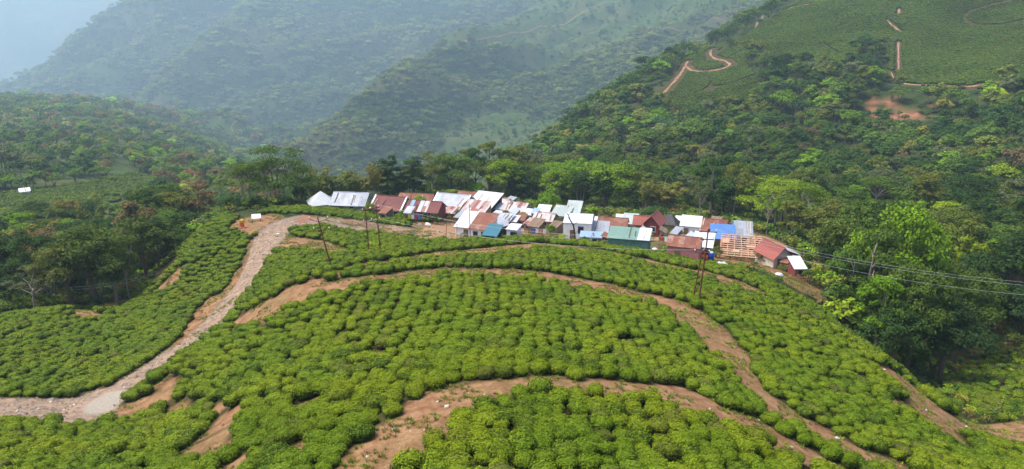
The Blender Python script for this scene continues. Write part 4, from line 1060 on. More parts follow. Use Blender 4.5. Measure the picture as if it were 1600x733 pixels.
# ---------------------------------------------------------------- the village: sheet-roofed houses, sheds, tents
def sheet_mat(name, cols, sheet=0.9, rust=0.3, rough=0.55, axis='X', metal=0.0):
    """corrugated roofing: every sheet its own colour, with ribs and rust"""
    t = NT(name); co = t.n('TexCoord').outputs['Object']; sp = t.n('SeparateXYZ'); t.nt.links.new(co, sp.inputs[0])
    ax = sp.outputs[axis]; k = t.math('FLOOR', t.math('DIVIDE', ax, sheet)); row = t.math('FLOOR', t.math('DIVIDE', sp.outputs['Z'], 0.9))
    oi = t.n('ObjectInfo').outputs['Random']
    wnz = t.n('TexWhiteNoise', {'noise_dimensions': '3D'}); cb = t.n('CombineXYZ'); t.nt.links.new(k, cb.inputs[0]); t.nt.links.new(row, cb.inputs[1]); t.nt.links.new(t.math('MULTIPLY', oi, 97.0), cb.inputs[2]); t.nt.links.new(cb.outputs[0], wnz.inputs['Vector'])
    c = t.ramp(wnz.outputs['Value'], [(i / max(1, len(cols) - 1), c_) for i, c_ in enumerate(cols)])
    nz = t.noise(co, 1.3, 5, 0.7); nz2 = t.noise(co, 6.0, 3, 0.6)
    c = t.mix(t.math('MULTIPLY', t.step(nz, 0.62 - 0.3 * rust, 0.72 - 0.2 * rust), min(1, rust * 1.6)), c, t.mix(nz2, (0.10, 0.028, 0.014), (0.30, 0.10, 0.045)))
    c = t.mix(t.math('MULTIPLY', t.step(nz2, 0.4, 0.7), 0.25), c, (0.12, 0.11, 0.10))
    rib = t.math('SINE', t.math('MULTIPLY', ax, 2 * math.pi / 0.19))
    return t.finish(c, rough, 0.35, metal, bump=rib, bump_d=0.02)

S = dict(
 white=sheet_mat('white_sheet', [(.62,.64,.67),(.55,.58,.62),(.66,.67,.68)], 1.0, 0.12, .45),
 pale=sheet_mat('pale_zinc_sheet', [(.38,.41,.46),(.46,.49,.54),(.33,.36,.41)], 0.9, 0.28, .45),
 grey=sheet_mat('grey_zinc_sheet', [(.27,.30,.35),(.34,.37,.42),(.22,.25,.29)], 0.9, 0.26, .45),
 dark=sheet_mat('dark_tar_sheet', [(.075,.075,.085),(.11,.11,.12)], 1.0, 0.10, .8),
 red=sheet_mat('red_painted_sheet', [(.135,.030,.026),(.17,.040,.034),(.115,.028,.026)], 0.9, 0.15),
 bright=sheet_mat('bright_red_sheet', [(.24,.050,.038),(.30,.080,.052),(.20,.045,.036)], 0.9, 0.15),
 rust=sheet_mat('rusty_sheet', [(.20,.07,.045),(.27,.12,.08),(.16,.055,.04),(.34,.20,.15)], 0.8, 0.6, .8),
 stripe=sheet_mat('patched_rust_and_zinc_sheet', [(.22,.06,.04),(.62,.60,.60),(.28,.09,.05),(.55,.52,.52),(.18,.05,.035)], 0.75, 0.25, .7),
 pink=sheet_mat('faded_pink_sheet', [(.46,.17,.16),(.55,.25,.24),(.48,.20,.20)], 1.2, 0.08, .7),
 magenta=sheet_mat('crimson_sheet', [(.32,.03,.07),(.26,.03,.05),(.22,.04,.04)], 1.2, 0.12, .6),
 green=sheet_mat('green_sheet', [(.13,.24,.20),(.16,.28,.23),(.12,.21,.18)], 1.0, 0.05, .6),
 greengrey=sheet_mat('greenish_sheet', [(.34,.40,.38),(.42,.47,.45),(.30,.35,.33)], 1.0, 0.05, .5),
 blue=sheet_mat('blue_sheet', [(.06,.17,.42),(.08,.20,.46)], 1.6, 0.02, .5),
 teal=sheet_mat('teal_tarp', [(.03,.13,.18),(.03,.15,.21)], 1.5, 0.02, .5),
 skyb=sheet_mat('sky_blue_sheet', [(.22,.34,.48),(.28,.40,.52)], 1.0, 0.03, .5),
 brown=sheet_mat('brown_board', [(.17,.11,.075),(.22,.15,.10),(.13,.085,.06)], 0.25, 0.0, .9),
 thatch=plain('dark_thatch', (.085,.082,.085), .95, .4, 4, .05),
)
W = dict(white=plain('white_plaster', (.74,.74,.74), .8, .08), cream=plain('cream_plaster', (.52,.47,.38), .85, .15), grey=plain('grey_boards', (.27,.27,.26), .9, .3), blue=plain('blue_wall_paint', (.03,.24,.42), .7, .2),
         brick=plain('red_wall_paint', (.18,.045,.04), .8, .25), wood=plain('weathered_wood', (.20,.13,.085), .9, .35), dark=plain('dark_timber', (.045,.035,.03), .9, .3), lilac=plain('lilac_plaster', (.60,.56,.66), .8, .1),
         orange=plain('orange_paint', (.60,.11,.02), .7, .15), tan=plain('mud_wall', (.33,.22,.15), .95, .25), pinkw=plain('pink_wall_paint', (.50,.19,.18), .8, .15), navy=plain('navy_paint', (.02,.07,.22), .6, .2), green=plain('green_wall_paint', (.10,.20,.16), .8, .2))
M_GLASS = plain('window_glass', (.02,.024,.03), .15, .2, 3, .5)
M_FRAME = plain('window_frame_paint', (.55,.55,.55), .6, .1); M_PURPLE = plain('purple_frame_paint', (.14,.08,.26), .6, .2)
M_TRIM = plain('white_barge_board', (.76,.76,.76), .6, .06)

def roof_pts(kind, w, d, h, rise, ov):
    """sheets (corner quads counter-clockwise from above) and ridge lines of a roof over a w x d house, walls h high"""
    a, b = w / 2 + ov, d / 2 + ov
    if kind == 'gx':
        k = rise / (d / 2) * ov; zl = h - k; zr = h + rise
        return [((-a,-b,zl),(a,-b,zl),(a,0,zr),(-a,0,zr)), ((a,b,zl),(-a,b,zl),(-a,0,zr),(a,0,zr))], [((-a,0,zr),(a,0,zr))]
    if kind == 'gy':
        k = rise / (w / 2) * ov; zl = h - k; zr = h + rise
        return [((a,-b,zl),(a,b,zl),(0,b,zr),(0,-b,zr)), ((-a,b,zl),(-a,-b,zl),(0,-b,zr),(0,b,zr))], [((0,-b,zr),(0,b,zr))]
    if kind == 'mono':                                      # high at the back
        k = rise / d * ov
        return [((-a,-b,h-k),(a,-b,h-k),(a,b,h+rise+k),(-a,b,h+rise+k))], []
    if kind == 'side':                                      # high on the left
        k = rise / w * ov
        return [((-a,-b,h+rise+k),(a,-b,h-k),(a,b,h-k),(-a,b,h+rise+k))], []
    if kind == 'hip':
        g = min(a, b) * .8; zl = h - .1; zr = h + rise
        return [((-a,-b,zl),(a,-b,zl),(a-g,0,zr),(-a+g,0,zr)), ((a,b,zl),(-a,b,zl),(-a+g,0,zr),(a-g,0,zr)), ((a,-b,zl),(a,b,zl),(a-g,.01,zr),(a-g,-.01,zr)), ((-a,b,zl),(-a,-b,zl),(-a+g,-.01,zr),(-a+g,.01,zr))], [((-a+g,0,zr),(a-g,0,zr))]
    if kind == 'tent':
        zr = h + rise
        return [((-a,-b,h),(a,-b,h),(.06,-.06,zr),(-.06,-.06,zr)), ((a,b,h),(-a,b,h),(-.06,.06,zr),(.06,.06,zr)), ((a,-b,h),(a,b,h),(.06,.06,zr),(.06,-.06,zr)), ((-a,b,h),(-a,-b,h),(-.06,-.06,zr),(-.06,.06,zr))], []

def house(name, cat, label, px, py, wpx, d, h, roof, rise, rm, wm, yaw=0, ov=.3, win=1, door=True, trim=False, z0=0.0, frame=None, group='houses and sheds of the village', patches=(), rmin=100):
    if px < 880 and yaw < 0: yaw -= 11
    p = hit(px, py, rmin); r = math.hypot(p[0], p[1]); w = wpx * math.hypot(r, p[2]) / 1150
    az = math.atan2(p[0], p[1]); p = p + np.array([math.sin(az), math.cos(az), 0]) * d / 2; p[2] = float(gz(p[0], p[1])) * .5 + p[2] * .5 + z0
    e = bpy.data.objects.new(name, None); COL.objects.link(e); e.location = p; e.rotation_euler = (0, 0, -az + R(yaw))
    tag(e, label, cat, group)
    m = MB(); x, y = w / 2, d / 2; F = -1.3
    if roof in ('mono', 'side'):
        zz = (h, h, h + rise, h + rise) if roof == 'mono' else (h + rise, h, h, h + rise)
        m.add([(-x,-y,F),(x,-y,F),(x,y,F),(-x,y,F),(-x,-y,zz[0]-.06),(x,-y,zz[1]-.06),(x,y,zz[2]-.06),(-x,y,zz[3]-.06)], [(0,3,2,1),(4,5,6,7),(0,1,5,4),(1,2,6,5),(2,3,7,6),(3,0,4,7)])
    else:
        m.box(-x, x, -y, y, F, h - .05)
        if roof == 'gx':
            for s_ in (-1, 1): m.add([(s_*x,-y,h-.05),(s_*x,y,h-.05),(s_*x,0,h+rise-.08),(s_*(x-.12),-y,h-.05),(s_*(x-.12),y,h-.05),(s_*(x-.12),0,h+rise-.08)], [(0,1,4,3),(1,2,5,4),(2,0,3,5)], [(0,1,2),(3,5,4)])
        if roof == 'gy':
            for s_ in (-1, 1): m.add([(-x,s_*y,h-.05),(x,s_*y,h-.05),(0,s_*y,h+rise-.08),(-x,s_*(y-.12),h-.05),(x,s_*(y-.12),h-.05),(0,s_*(y-.12),h+rise-.08)], [(0,1,4,3),(1,2,5,4),(2,0,3,5)], [(0,1,2),(3,5,4)])
    m.build('wall', wm, e)
    sh, rd = roof_pts(roof, w, d, h, rise, ov)
    rb = MB()
    for q in sh: rb.slab(*q, .05)
    ro = rb.build('roof', rm, e)
    if rd and roof != 'tent':
        c = MB()
        for a_, b_ in rd: c.tube([np.array(a_) + (0,0,.02), np.array(b_) + (0,0,.02)], .09, 6)
        c.build('ridge_cap', rm, ro)
    if trim and roof in ('gx', 'gy'):
        for q in ((0, 1) if roof == 'gx' else (0,)):
            pass
        t = MB(); a, b = w/2 + ov + .03, d/2 + ov
        if roof == 'gx':
            k = rise / (d/2) * ov
            for s_ in (-1, 1):
                for t_ in (-1, 1): t.slab((s_*a-.14,t_*b,h-k+.05),(s_*a+.14,t_*b,h-k+.05),(s_*a+.14,0,h+rise+.05),(s_*a-.14,0,h+rise+.05), .12)
        t.build('barge_board', M_TRIM, ro)
    for (u0, u1, mat_) in patches:                            # sheets of another kind laid on the front slope
        q = sh[0]; A_, B_, C_, D_ = [np.array(v_, float) for v_ in q]; up = np.array([0, 0, .06])
        MB().slab(A_ + (B_-A_)*u0 + up, A_ + (B_-A_)*u1 + up, D_ + (C_-D_)*u1 + up, D_ + (C_-D_)*u0 + up, .04).build('roof_sheet', mat_, ro)
    if w > 2.6 and roof in ('gx', 'mono') and RNG.random() < .7:   # poles and planks that hold the sheets down
        q = sh[0]; A_, B_, C_, D_ = [np.array(v_, float) for v_ in q]
        for k_ in range(int(RNG.integers(2, 5))):
            u_ = RNG.uniform(.06, .94); du = RNG.uniform(-.05, .05); v0_, v1_ = RNG.uniform(0, .3), RNG.uniform(.6, 1.0)
            P0 = A_ + (B_ - A_) * u_ + ((D_ + (C_ - D_) * u_) - (A_ + (B_ - A_) * u_)) * v0_; P1 = A_ + (B_ - A_) * (u_ + du) + ((D_ + (C_ - D_) * (u_ + du)) - (A_ + (B_ - A_) * (u_ + du))) * v1_
            MB().tube([P0 + (0, 0, .11), P1 + (0, 0, .11)], RNG.uniform(.045, .08), 5).build('batten', W['wood'] if RNG.random() < .6 else W['cream'], ro)
    if door:
        MB().box(-.42 - x*.35, .42 - x*.35, -y-.06, -y+.02, -.2, min(1.9, h-.25)).build('door', W['wood'], e)
    for i in range(win):
        cx = x * (.25 + .5 * i) if win < 3 else -x * .8 + 1.6 * x * (i + .5) / win
        fr = MB().box(cx-.5, cx+.5, -y-.05, -y+.02, h*.40, h*.82).build('window', frame or M_FRAME, e)
        MB().box(cx-.41, cx+.41, -y-.075, -y-.052, h*.45, h*.77).build('pane', M_GLASS, fr)
    return e

H = house
H('tent','tent','white pyramid tent at the left end of the village',503,327,37,4.6,1.1,'tent',2.3,S['white'],W['white'],8,.25,0,False)
H('house','house','house with a wide grey metal roof right of the white tent',551,331,50,5.2,1.9,'gx',1.7,S['pale'],W['grey'],-10,.5,1,True,False,patches=[(.80,.97,S['grey'])])
H('shed','shed','tumbledown little shed between the grey and the dark red roofs',588,327,17,2.2,1.5,'mono',.5,S['rust'],W['tan'],-6,.2,0)
H('house','house','house with a dark red roof edged in white boards',613,339,46,5.6,2.0,'gx',1.8,S['red'],W['grey'],-16,.4,2,True,True)
H('house','house','patched red house with blue end wall in the front row',666,344,52,4.6,2.0,'gx',1.4,S['red'],W['brick'],-12,.3,2,True,False,patches=[(.12,.22,S['skyb']),(.38,.50,S['pale']),(.52,.66,S['stripe'])])
H('lean_to','shed','blue-walled lean-to at the right end of the patched red house',692,341,13,3.0,2.0,'side',.7,S['stripe'],W['blue'],-14,.15,1,False)
H('shed','shed','long reddish roof behind the patched red house',652,322,52,3.6,1.8,'gx',.9,S['rust'],W['tan'],-6,.3,1)
H('house','house','large pale sheet roof beside the long rusty one',710,333,50,5.6,2.0,'gx',1.7,S['pale'],W['wood'],-14,.4,1,True,True)
H('shed','shed','long rust-red roof behind the large pale one',738,319,42,3.6,1.8,'gx',.9,S['rust'],W['brick'],-8,.3,1)
H('shed','shed','small grey-roofed hut at the top of the village',747,311,15,2.6,1.7,'mono',.9,S['grey'],W['brick'],-6,.2,0)
H('shed','shed','crimson low roof behind the square white one',767,321,32,3.4,1.7,'gx',.9,S['magenta'],W['brick'],-10,.3,0)
H('house','house','square white roof in the upper middle of the village',758,335,40,5.6,2.0,'mono',1.7,S['white'],W['dark'],-16,.35,1)
H('house','house','long striped roof of rust and zinc below the square white one',738,350,48,5.0,2.0,'mono',1.5,S['stripe'],W['tan'],-15,.35,2)
H('shed','shed','rusty roof patched with grey right of the square white one',787,331,20,3.6,1.9,'gx',1.0,S['stripe'],W['grey'],-18,.3,1)
H('shed','shed','small zinc roof under the rusty patched one',783,337,16,2.4,1.6,'mono',.6,S['pale'],W['dark'],-14,.2,0)
H('shed','shed','little grey roof askew above the striped long house',797,328,12,2.4,2.0,'mono',.7,S['grey'],W['wood'],-30,.2,0)
H('house','house','long rusty striped roof running to the right below the wood',808,341,36,4.2,1.9,'gx',1.3,S['stripe'],W['grey'],-16,.3,1)
H('shed','shed','pale lean-to in front of the long rusty striped roof',803,345,13,2.2,1.6,'mono',.6,S['pale'],W['grey'],-16,.2,0)
H('shed','shed','small low white roof left of the sky-blue hut',827,345,14,2.2,1.4,'mono',.6,S['white'],W['grey'],-14,.2,0)
H('shed','shed','sky-blue hut between two white roofs',837,346,9,2.2,1.8,'mono',.5,S['skyb'],W['blue'],-6,.15,0)
H('shed','shed','bright white square roof right of the sky-blue hut',849,345,18,3.0,1.7,'mono',1.0,S['white'],W['white'],-4,.25,0)
H('house','house','grey-fronted house with a rusty striped roof below the bright white square',852,358,30,3.8,1.9,'gx',1.0,S['stripe'],W['grey'],-8,.3,1)
H('shed','shed','grey sheet roof with rust-red boards left of the white building',878,350,26,3.8,1.9,'mono',1.0,S['greengrey'],W['brick'],-6,.25,1)
H('shed','shed','tall greenish grey roof behind the white building',896,350,20,4.0,2.2,'mono',1.7,S['greengrey'],W['grey'],-10,.25,0)
H('house','house','big plain white building with a purple window',903,374,43,5.0,3.2,'mono',.35,S['white'],W['white'],-4,.1,1,True,frame=M_PURPLE)
H('shed','shed','blue-grey low roof at the right side of the white building',936,374,26,3.4,1.6,'mono',.9,S['grey'],W['white'],-4,.25,1)
H('shed','shed','long blue-edged shed right below the white building',925,380,36,2.2,1.2,'mono',.3,S['skyb'],W['white'],-4,.15,2,False)
H('house','house','shed with a dark rusty roof and white front by the yard',745,374,54,4.6,2.3,'mono',1.4,S['rust'],W['white'],-12,.3,2,patches=[(.0,.42,S['white'])])
H('shed','shed','teal tarpaulin shelter beside the dark rusty roof',770,378,20,2.4,1.2,'mono',.8,S['teal'],W['dark'],-10,.25,0,False)
H('shed','shed','slanting zinc roof right of the teal tarpaulin',780,369,16,3.0,1.8,'side',.9,S['pale'],W['dark'],-40,.2,0)
H('shed','shed','small dusty white roofs stacked above the white cabin',789,357,22,3.0,1.6,'mono',.6,S['pale'],W['grey'],-12,.25,1)
H('shed','shed','small low shed with a pale roof right of the dusty roofs',802,357,15,2.4,1.5,'mono',.5,S['white'],W['wood'],-8,.2,0)
H('cabin','cabin','small white cabin with two dark windows before the hedge',803,374,16,2.4,1.9,'mono',.3,S['white'],W['lilac'],-10,.2,2,False)
H('house','house','long brick-red roof right of the white building',957,371,42,4.6,2.0,'gx',1.3,S['rust'],W['brick'],-5,.35,2)
H('shed','shed','white cube shed at the left end of the brick-red roof',934,358,10,2.2,1.7,'mono',.3,S['white'],W['white'],-4,.12,0,False)
H('shed','shed','white square roof behind the brick-red one',969,359,13,2.6,1.7,'mono',.8,S['white'],W['grey'],-4,.2,0)
H('shed','shed','sagging grey roof left of the red gabled house',984,362,20,3.4,1.8,'mono',1.0,S['greengrey'],W['wood'],-6,.25,1)
H('house','house','red-roofed wing left of the red gabled house',1002,366,22,3.6,2.1,'gx',1.1,S['bright'],W['cream'],-4,.3,1)
H('house','house','red gabled house with red boarded front',1021,370,24,4.4,2.6,'gy',1.5,S['bright'],W['brick'],-14,.35,1)
H('shed','shed','long green tin shed just behind the tea hedge',983,392,62,3.6,2.0,'mono',.6,S['green'],W['green'],-6,.2,0,False,patches=[(.70,.98,S['white'])])
H('hut','hut','round-topped hut with a dark roof under the trees',1045,361,20,3.2,1.5,'hip',1.7,S['thatch'],W['tan'],-8,.35,0)
H('shed','shed','tiny white-roofed stall beside the dark-roofed hut',1059,353,8,1.8,1.3,'mono',.4,S['white'],W['wood'],-6,.15,0)
H('house','house','white boxy house with a white flat roof',1078,371,29,4.2,2.3,'mono',.9,S['white'],W['white'],-4,.15,0)
H('house','house','long faded red roof right of the white boxy house',1114,368,38,4.0,1.8,'gx',1.1,S['rust'],W['brick'],-8,.3,1,patches=[(.68,.98,S['red'])])
H('shed','shed','small brown shelter above the faded red roof',1118,356,13,2.2,1.5,'mono',.5,S['brown'],W['dark'],-6,.2,0)
H('cabin','cabin','small cabin with a grey pitched roof at the wood edge',1148,367,17,3.0,1.6,'gy',1.0,S['grey'],W['green'],-30,.3,1)
H('house','house','house with a bright blue roof right of the poles',1128,387,33,4.0,1.8,'mono',1.3,S['blue'],W['wood'],6,.25,1)
H('shed','shed','narrow brown roof behind the blue one',1122,378,34,2.4,1.8,'gx',.6,S['rust'],W['brick'],2,.25,0)
H('house','house','house with a slate-grey roof right of the blue one',1159,384,23,4.2,2.0,'mono',1.4,S['grey'],W['dark'],4,.3,1)
H('shed','shed','small hut with a beige roof above the pink tarp house',1069,391,11,2.2,1.5,'mono',.5,S['brown'],W['dark'],-4,.2,0)
H('house','house','low house with a dull red roof and faded pink front beside the poles',1068,416,47,4.0,2.5,'gx',.9,S['rust'],W['pinkw'],-7,.2,0,True)
e_ = H('house','house','white-roofed house with blue windows over an orange wall',1097,408,24,3.4,2.6,'mono',1.0,S['white'],W['navy'],-4,.35,2,False)
MB().box(-1.35, 1.35, -1.79, -1.72, -1.0, 1.25).build('wall_panel', W['orange'], e_)
H('shed','shed','tilted white roof left of the blue and orange house',1083,396,17,3.0,2.0,'side',.8,S['white'],W['white'],-14,.2,0,False)
H('house','house','red house with white-striped roof at the right end of the village',1206,418,30,4.6,2.0,'gy',1.5,S['bright'],W['cream'],38,.35,1,True,patches=[(.12,.34,S['white']),(.66,.80,S['white'])])
H('shed','shed','dark shed with a pale zinc roof beside the red house on the right',1232,414,16,3.0,1.9,'side',.7,S['pale'],W['dark'],30,.25,0)
H('hut','hut','small hut with a white square roof, last of the village on the right',1243,433,15,2.4,1.6,'mono',.9,S['white'],W['brick'],26,.25,1)
H('house','house','distant white house on the left hillside',40,306,11,4,1.6,'mono',.5,S['white'],W['white'],0,.3,0,True,group='outlying houses',rmin=230)

# small lean-tos and stores squeezed between the houses
_rng = np.random.default_rng(77)
for px_, py_, w_, rm_, wm_, lab_ in ((604,344,11,'rust','wood','rusty lean-to under the left end of the red roof with white boards'),(640,345,9,'pale','grey','pale lean-to between the dark red house and the patched red one'),(702,343,10,'stripe','wood','striped fowl shed right of the blue-walled lean-to'),(722,352,12,'grey','wood','grey store left of the long striped roof'),
  (772,352,13,'rust','tan','rusty store at the right end of the long striped roof'),(776,346,10,'pale','dark','pale tin store below the small zinc roof'),(795,350,10,'brown','tan','brown board store above the dusty white roofs'),(815,356,12,'rust','brick','rust-red store below the long rusty striped roof'),(828,362,11,'stripe','tan','striped store in the weeds left of the grey-fronted house'),
  (868,364,13,'brown','tan','brown board store at the left foot of the white building'),(838,366,18,'brown','wood','long low board shed left of the white building'),(948,384,11,'rust','brick','rusty store left of the long green shed'),(977,374,12,'brown','dark','dark board store above the long green shed'),(1008,378,11,'pale','wood','pale lean-to below the red-roofed wing'),
  (1036,376,9,'brown','tan','brown store on the terrace right of the red gabled house'),(1056,378,9,'grey','wood','grey store beside the beige hut'),(1098,377,10,'rust','wood','rusty store left of the narrow brown roof'),(1090,384,9,'pale','wood','little pale store above the tilted white roof'),(1172,392,10,'brown','wood','board store right of the slate-grey roof'),(1228,425,8,'rust','dark','rusty store between the red house and the last hut')):
    H('shed', 'shed', lab_, px_, py_, w_, _rng.uniform(1.8, 2.8), _rng.uniform(1.2, 1.7), 'mono' if _rng.random() < .7 else 'side', _rng.uniform(.4, .8), S[rm_], W[wm_], _rng.uniform(-28, -4), .2, 1, True)
# kitchen-garden shrubs among the houses
for n_, (px_, py_, h_, c_) in enumerate(((598,341,1.1,'mid'),(632,343,1.3,'fresh'),(650,348,1.0,'mid'),(676,349,1.2,'dark'),(684,350,1.0,'fresh'),(716,346,1.6,'mid'),(728,356,1.2,'dark'),(763,356,1.1,'olive'),(790,344,1.3,'mid'),(815,348,1.6,'fresh'),(822,352,1.2,'mid'),(872,358,1.6,'mid'),(860,366,1.3,'fresh'),(846,370,1.0,'olive'),(915,382,.9,'mid'),(946,366,1.2,'dark'),(994,370,1.0,'fresh'),(1036,368,1.4,'mid'),(1052,372,1.2,'fresh'),(1062,372,1.0,'mid'),(1088,374,1.2,'olive'),(1104,372,1.3,'mid'),(1138,372,1.4,'dark'),(1060,400,1.0,'mid'),(1118,402,1.3,'olive'),(1190,412,1.4,'brown'),(1184,404,1.2,'mid'),(1222,428,1.0,'olive'),(1255,430,1.6,'dark'),(1262,442,1.5,'mid'))):
    p_ = hit(px_, py_, 100); tree('bush', p_[0], p_[1], h_ * 1.4, c_, 'small garden shrub growing among the village houses', 'garden shrubs of the village')
# ---------------------------------------------------------------- power poles, wires, small things
M_RUST = plain('rusty_steel', (.14,.040,.026), .7, .35, 5, .3); M_STEEL = plain('dull_steel', (.30,.29,.28), .5, .2, 5, .4); M_PORC = plain('white_porcelain', (.75,.76,.78), .25, .05, 3, .5)
M_WIRE = plain('aluminium_cable', (.42,.42,.41), .4, .1, 3, .5); M_DEAD = plain('dead_wood', (.055,.036,.028), .95, .4, 5, .05)

def put(name, label, cat, p, yaw=0.0, group=None):
    e = bpy.data.objects.new(name, None); COL.objects.link(e); e.location = p; e.rotation_euler = (0, 0, yaw); return tag(e, label, cat, group)

def at(px, py, r):
    az, e = pix_dir(float(px), float(py)); return np.array([r * math.sin(az), r * math.cos(az), r * e])

def insulator(parent, x, y, z):
    m = MB(); m.tube([(x,y,z),(x,y,z+.10)], .02, 5); m.ball((x,y,z+.16), .065, .065, .08, 8, 5); m.build('insulator', M_PORC, parent)

def pole_between(label, px, py, tx, ty, rad=.075, group='power poles'):
    b = hit(px, py); r = math.hypot(b[0], b[1]); t = at(tx, ty, r)
    e = put('utility_pole', label, 'utility pole', b, 0, group); d = t - b
    MB().tube([-d / np.linalg.norm(d) * .6, d * .5, d], (rad, rad * .9, rad * .75), 8).build('pole', M_RUST, e)
    return e, b, d

# leaning pole at the left with two V brackets
e, b, d = pole_between('rusty leaning pole with two V-shaped brackets left of the pole pair', 518, 419, 496, 339)
pA = [b + d * .93 + np.array([s * .9, 0, .35]) for s in (-1, 1)]
for f, wd in ((.90, .95), (.70, .8)):
    c = d * f; m = MB(); m.tube([c + (-wd,0,.32), c, c + (wd,0,.40)], .04, 6); br_ = m.build('bracket', M_RUST, e)
    for s in (-1, 1): insulator(br_, *(c + np.array([s * wd * .96, 0, .36])))
# pair of poles joined by cross arms
b1, b2 = hit(577, 397), hit(595, 396); r1, r2 = math.hypot(*b1[:2]), math.hypot(*b2[:2]); t1, t2 = at(570.5, 326, r1) , at(587.5, 322, r2)
e = put('double_pole', 'pair of rusty poles joined by two cross arms', 'utility pole', b1, 0, 'power poles')
o2 = b2 - b1
for a_, c_ in ((np.zeros(3), t1 - b1), (o2, t2 - b1)):
    MB().tube([a_ - (0,0,.6), (a_ + c_) / 2, c_], (.075,.07,.055), 8).build('pole', M_RUST, e)
for f in (.965, .72):
    A_, B_ = (t1 - b1) * f, o2 + (t2 - b2) * f; u = (B_ - A_) / np.linalg.norm(B_ - A_)
    arm = MB().tube([A_ - u * .45, B_ + u * .45], .07, 6).build('cross_arm', M_STEEL if f < .9 else M_RUST, e)
    for k in (-.25, .5, 1.25): insulator(arm, *(A_ + (B_ - A_) * k * (1 if k == .5 else .96) + np.array([0, 0, .04])))
pB = [t1 + np.array([0, 0, .2]), t2 + np.array([0, 0, .2])]
# two tall poles on the right
eL, bL, dL = pole_between('left and shorter of the two tall rusty poles above the tea path', 1082, 472, 1097.5, 392, .07)
eR, bR, dR = pole_between('right and taller of the two tall rusty poles above the tea path', 1092, 472, 1107, 358, .085)
arms = []
for (e, dd, f, wd) in ((eL, dL, .97, .7), (eR, dR, .96, .8), (eR, dR, .86, .6)):
    c = dd * f; arm = MB().tube([c + (-wd, .12, .02), c + (wd, -.12, .02)], .06, 6).build('cross_arm', M_RUST, e)
    for s in (-1, 1): insulator(arm, *(c + np.array([s * wd * .92, -s * .11, .05])))
MB().tube([dL * .97 + (0,0,.02), dL * .97 + np.array([.35,.1,.55])], .03, 5).build('stay_rod', M_STEEL, eL)
# slim poles round the yard
for (x_, y_, tx, ty, lab, rd) in ((735,377,733,318,'thin dark pole in front of the striped rusty roof',.055),(697,372,697.5,352,'short post at the left side of the bare yard',.05),(714,374,714,350,'short post at the right side of the bare yard',.05),(797,366,796,341,'short post beside the dusty white roofs',.05),(1001,352,1001,327,'thin pale pole behind the brick-red roof',.04),(1181,398,1181,366,'slim pole at the right end of the slate-grey roof',.045)):
    b = hit(x_, y_, 95); r = math.hypot(b[0], b[1]); t = at(tx, ty, r); e = put('post', lab, 'post', b, 0, 'slim posts in the village'); dd = t - b
    MB().tube([dd * -.05, dd * .5, dd], (rd, rd * .9, rd * .7), 7).build('shaft', M_RUST if rd > .045 else M_STEEL, e)
    MB().tube([dd * .95 + (-.28,0,0), dd * .95 + (.28,0,0)], .03, 5).build('cross_piece', M_STEEL, e)
    if ty == 318: pE = t

def wire(label, A_, B_, sag, rad=.009, group='power lines'):
    t = np.linspace(0, 1, 28)[:, None]; P = np.asarray(A_) * (1 - t) + np.asarray(B_) * t; P[:, 2] -= (4 * sag * t * (1 - t))[:, 0]
    o = MB().tube(P, rad, 5).build('power_line', M_WIRE); tag(o, label, 'power line', group)
tR = bR + dR; tL = bL + dL
wire('topmost wire running from the tall poles across the trees to the right edge', bR + dR * .96 + (.74,-.1,.26), at(1760, 452, 78), 1.0, .009)
wire('middle wire running from the tall poles across the trees to the right edge', bR + dR * .96 + (-.74,.1,.26), at(1760, 458, 79), 1.0, .009)
wire('lowest wire running from the tall poles across the trees to the right edge', bR + dR * .86 + (.55,-.1,.26), at(1760, 471, 77), 1.2, .009)
wire('upper wire along the front of the village from the pole pair', pB[1] + (.2,0,0), bR + dR * .86 + (-.55,.1,.26), 1.3)
wire('lower wire along the front of the village from the pole pair', t2 * .0 + b2 + (t2 - b2) * .72 + (.3,0,.1), bL + dL * .97 + (-.64,.1,.2), 1.0)
wire('wire between the leaning pole and the top of the pole pair', pA[1], pB[0] + (-.2,0,0), .5)
wire('wire between the leaning pole and the lower arm of the pole pair', pA[0], b1 + (t1 - b1) * .72 + (-.3,0,.1), .6)
wire('wire running left from the leaning pole over the stony road', pA[0] + (0,0,.02), at(395, 352, 108), .3)
wire('upper wire crossing before the trees in the left valley', at(255, 421, 112), at(110, 449, 96), .5, .006)
wire('lower wire crossing before the trees in the left valley', at(255, 424, 112), at(110, 453, 96), .5, .006)

# dead tree before the white building: one crooked stem with stubs
b = hit(899, 379, 95); r = math.hypot(b[0], b[1]); sc_ = math.hypot(r, b[2]) / 1150
e = put('dead_tree', 'bare dark crooked tree standing in front of the white building', 'tree', b)
pts = [at(x_, y_, r) - b for x_, y_ in ((899,381),(898,366),(896,352),(891,344),(888,336),(885,333))]
MB().tube(pts, (.16,.14,.12,.10,.07,.04), 7).build('trunk', M_DEAD, e)
m = MB()
for i_, dx, dz in ((2, .9, .7), (3, -.6, .6), (4, .7, .5), (1, .5, .5)): m.tube([pts[i_], pts[i_] + np.array([dx*.5, .1, dz*.6]), pts[i_] + np.array([dx, .1, dz])], (.05,.035,.012), 5)
m.build('branch', M_DEAD, e)

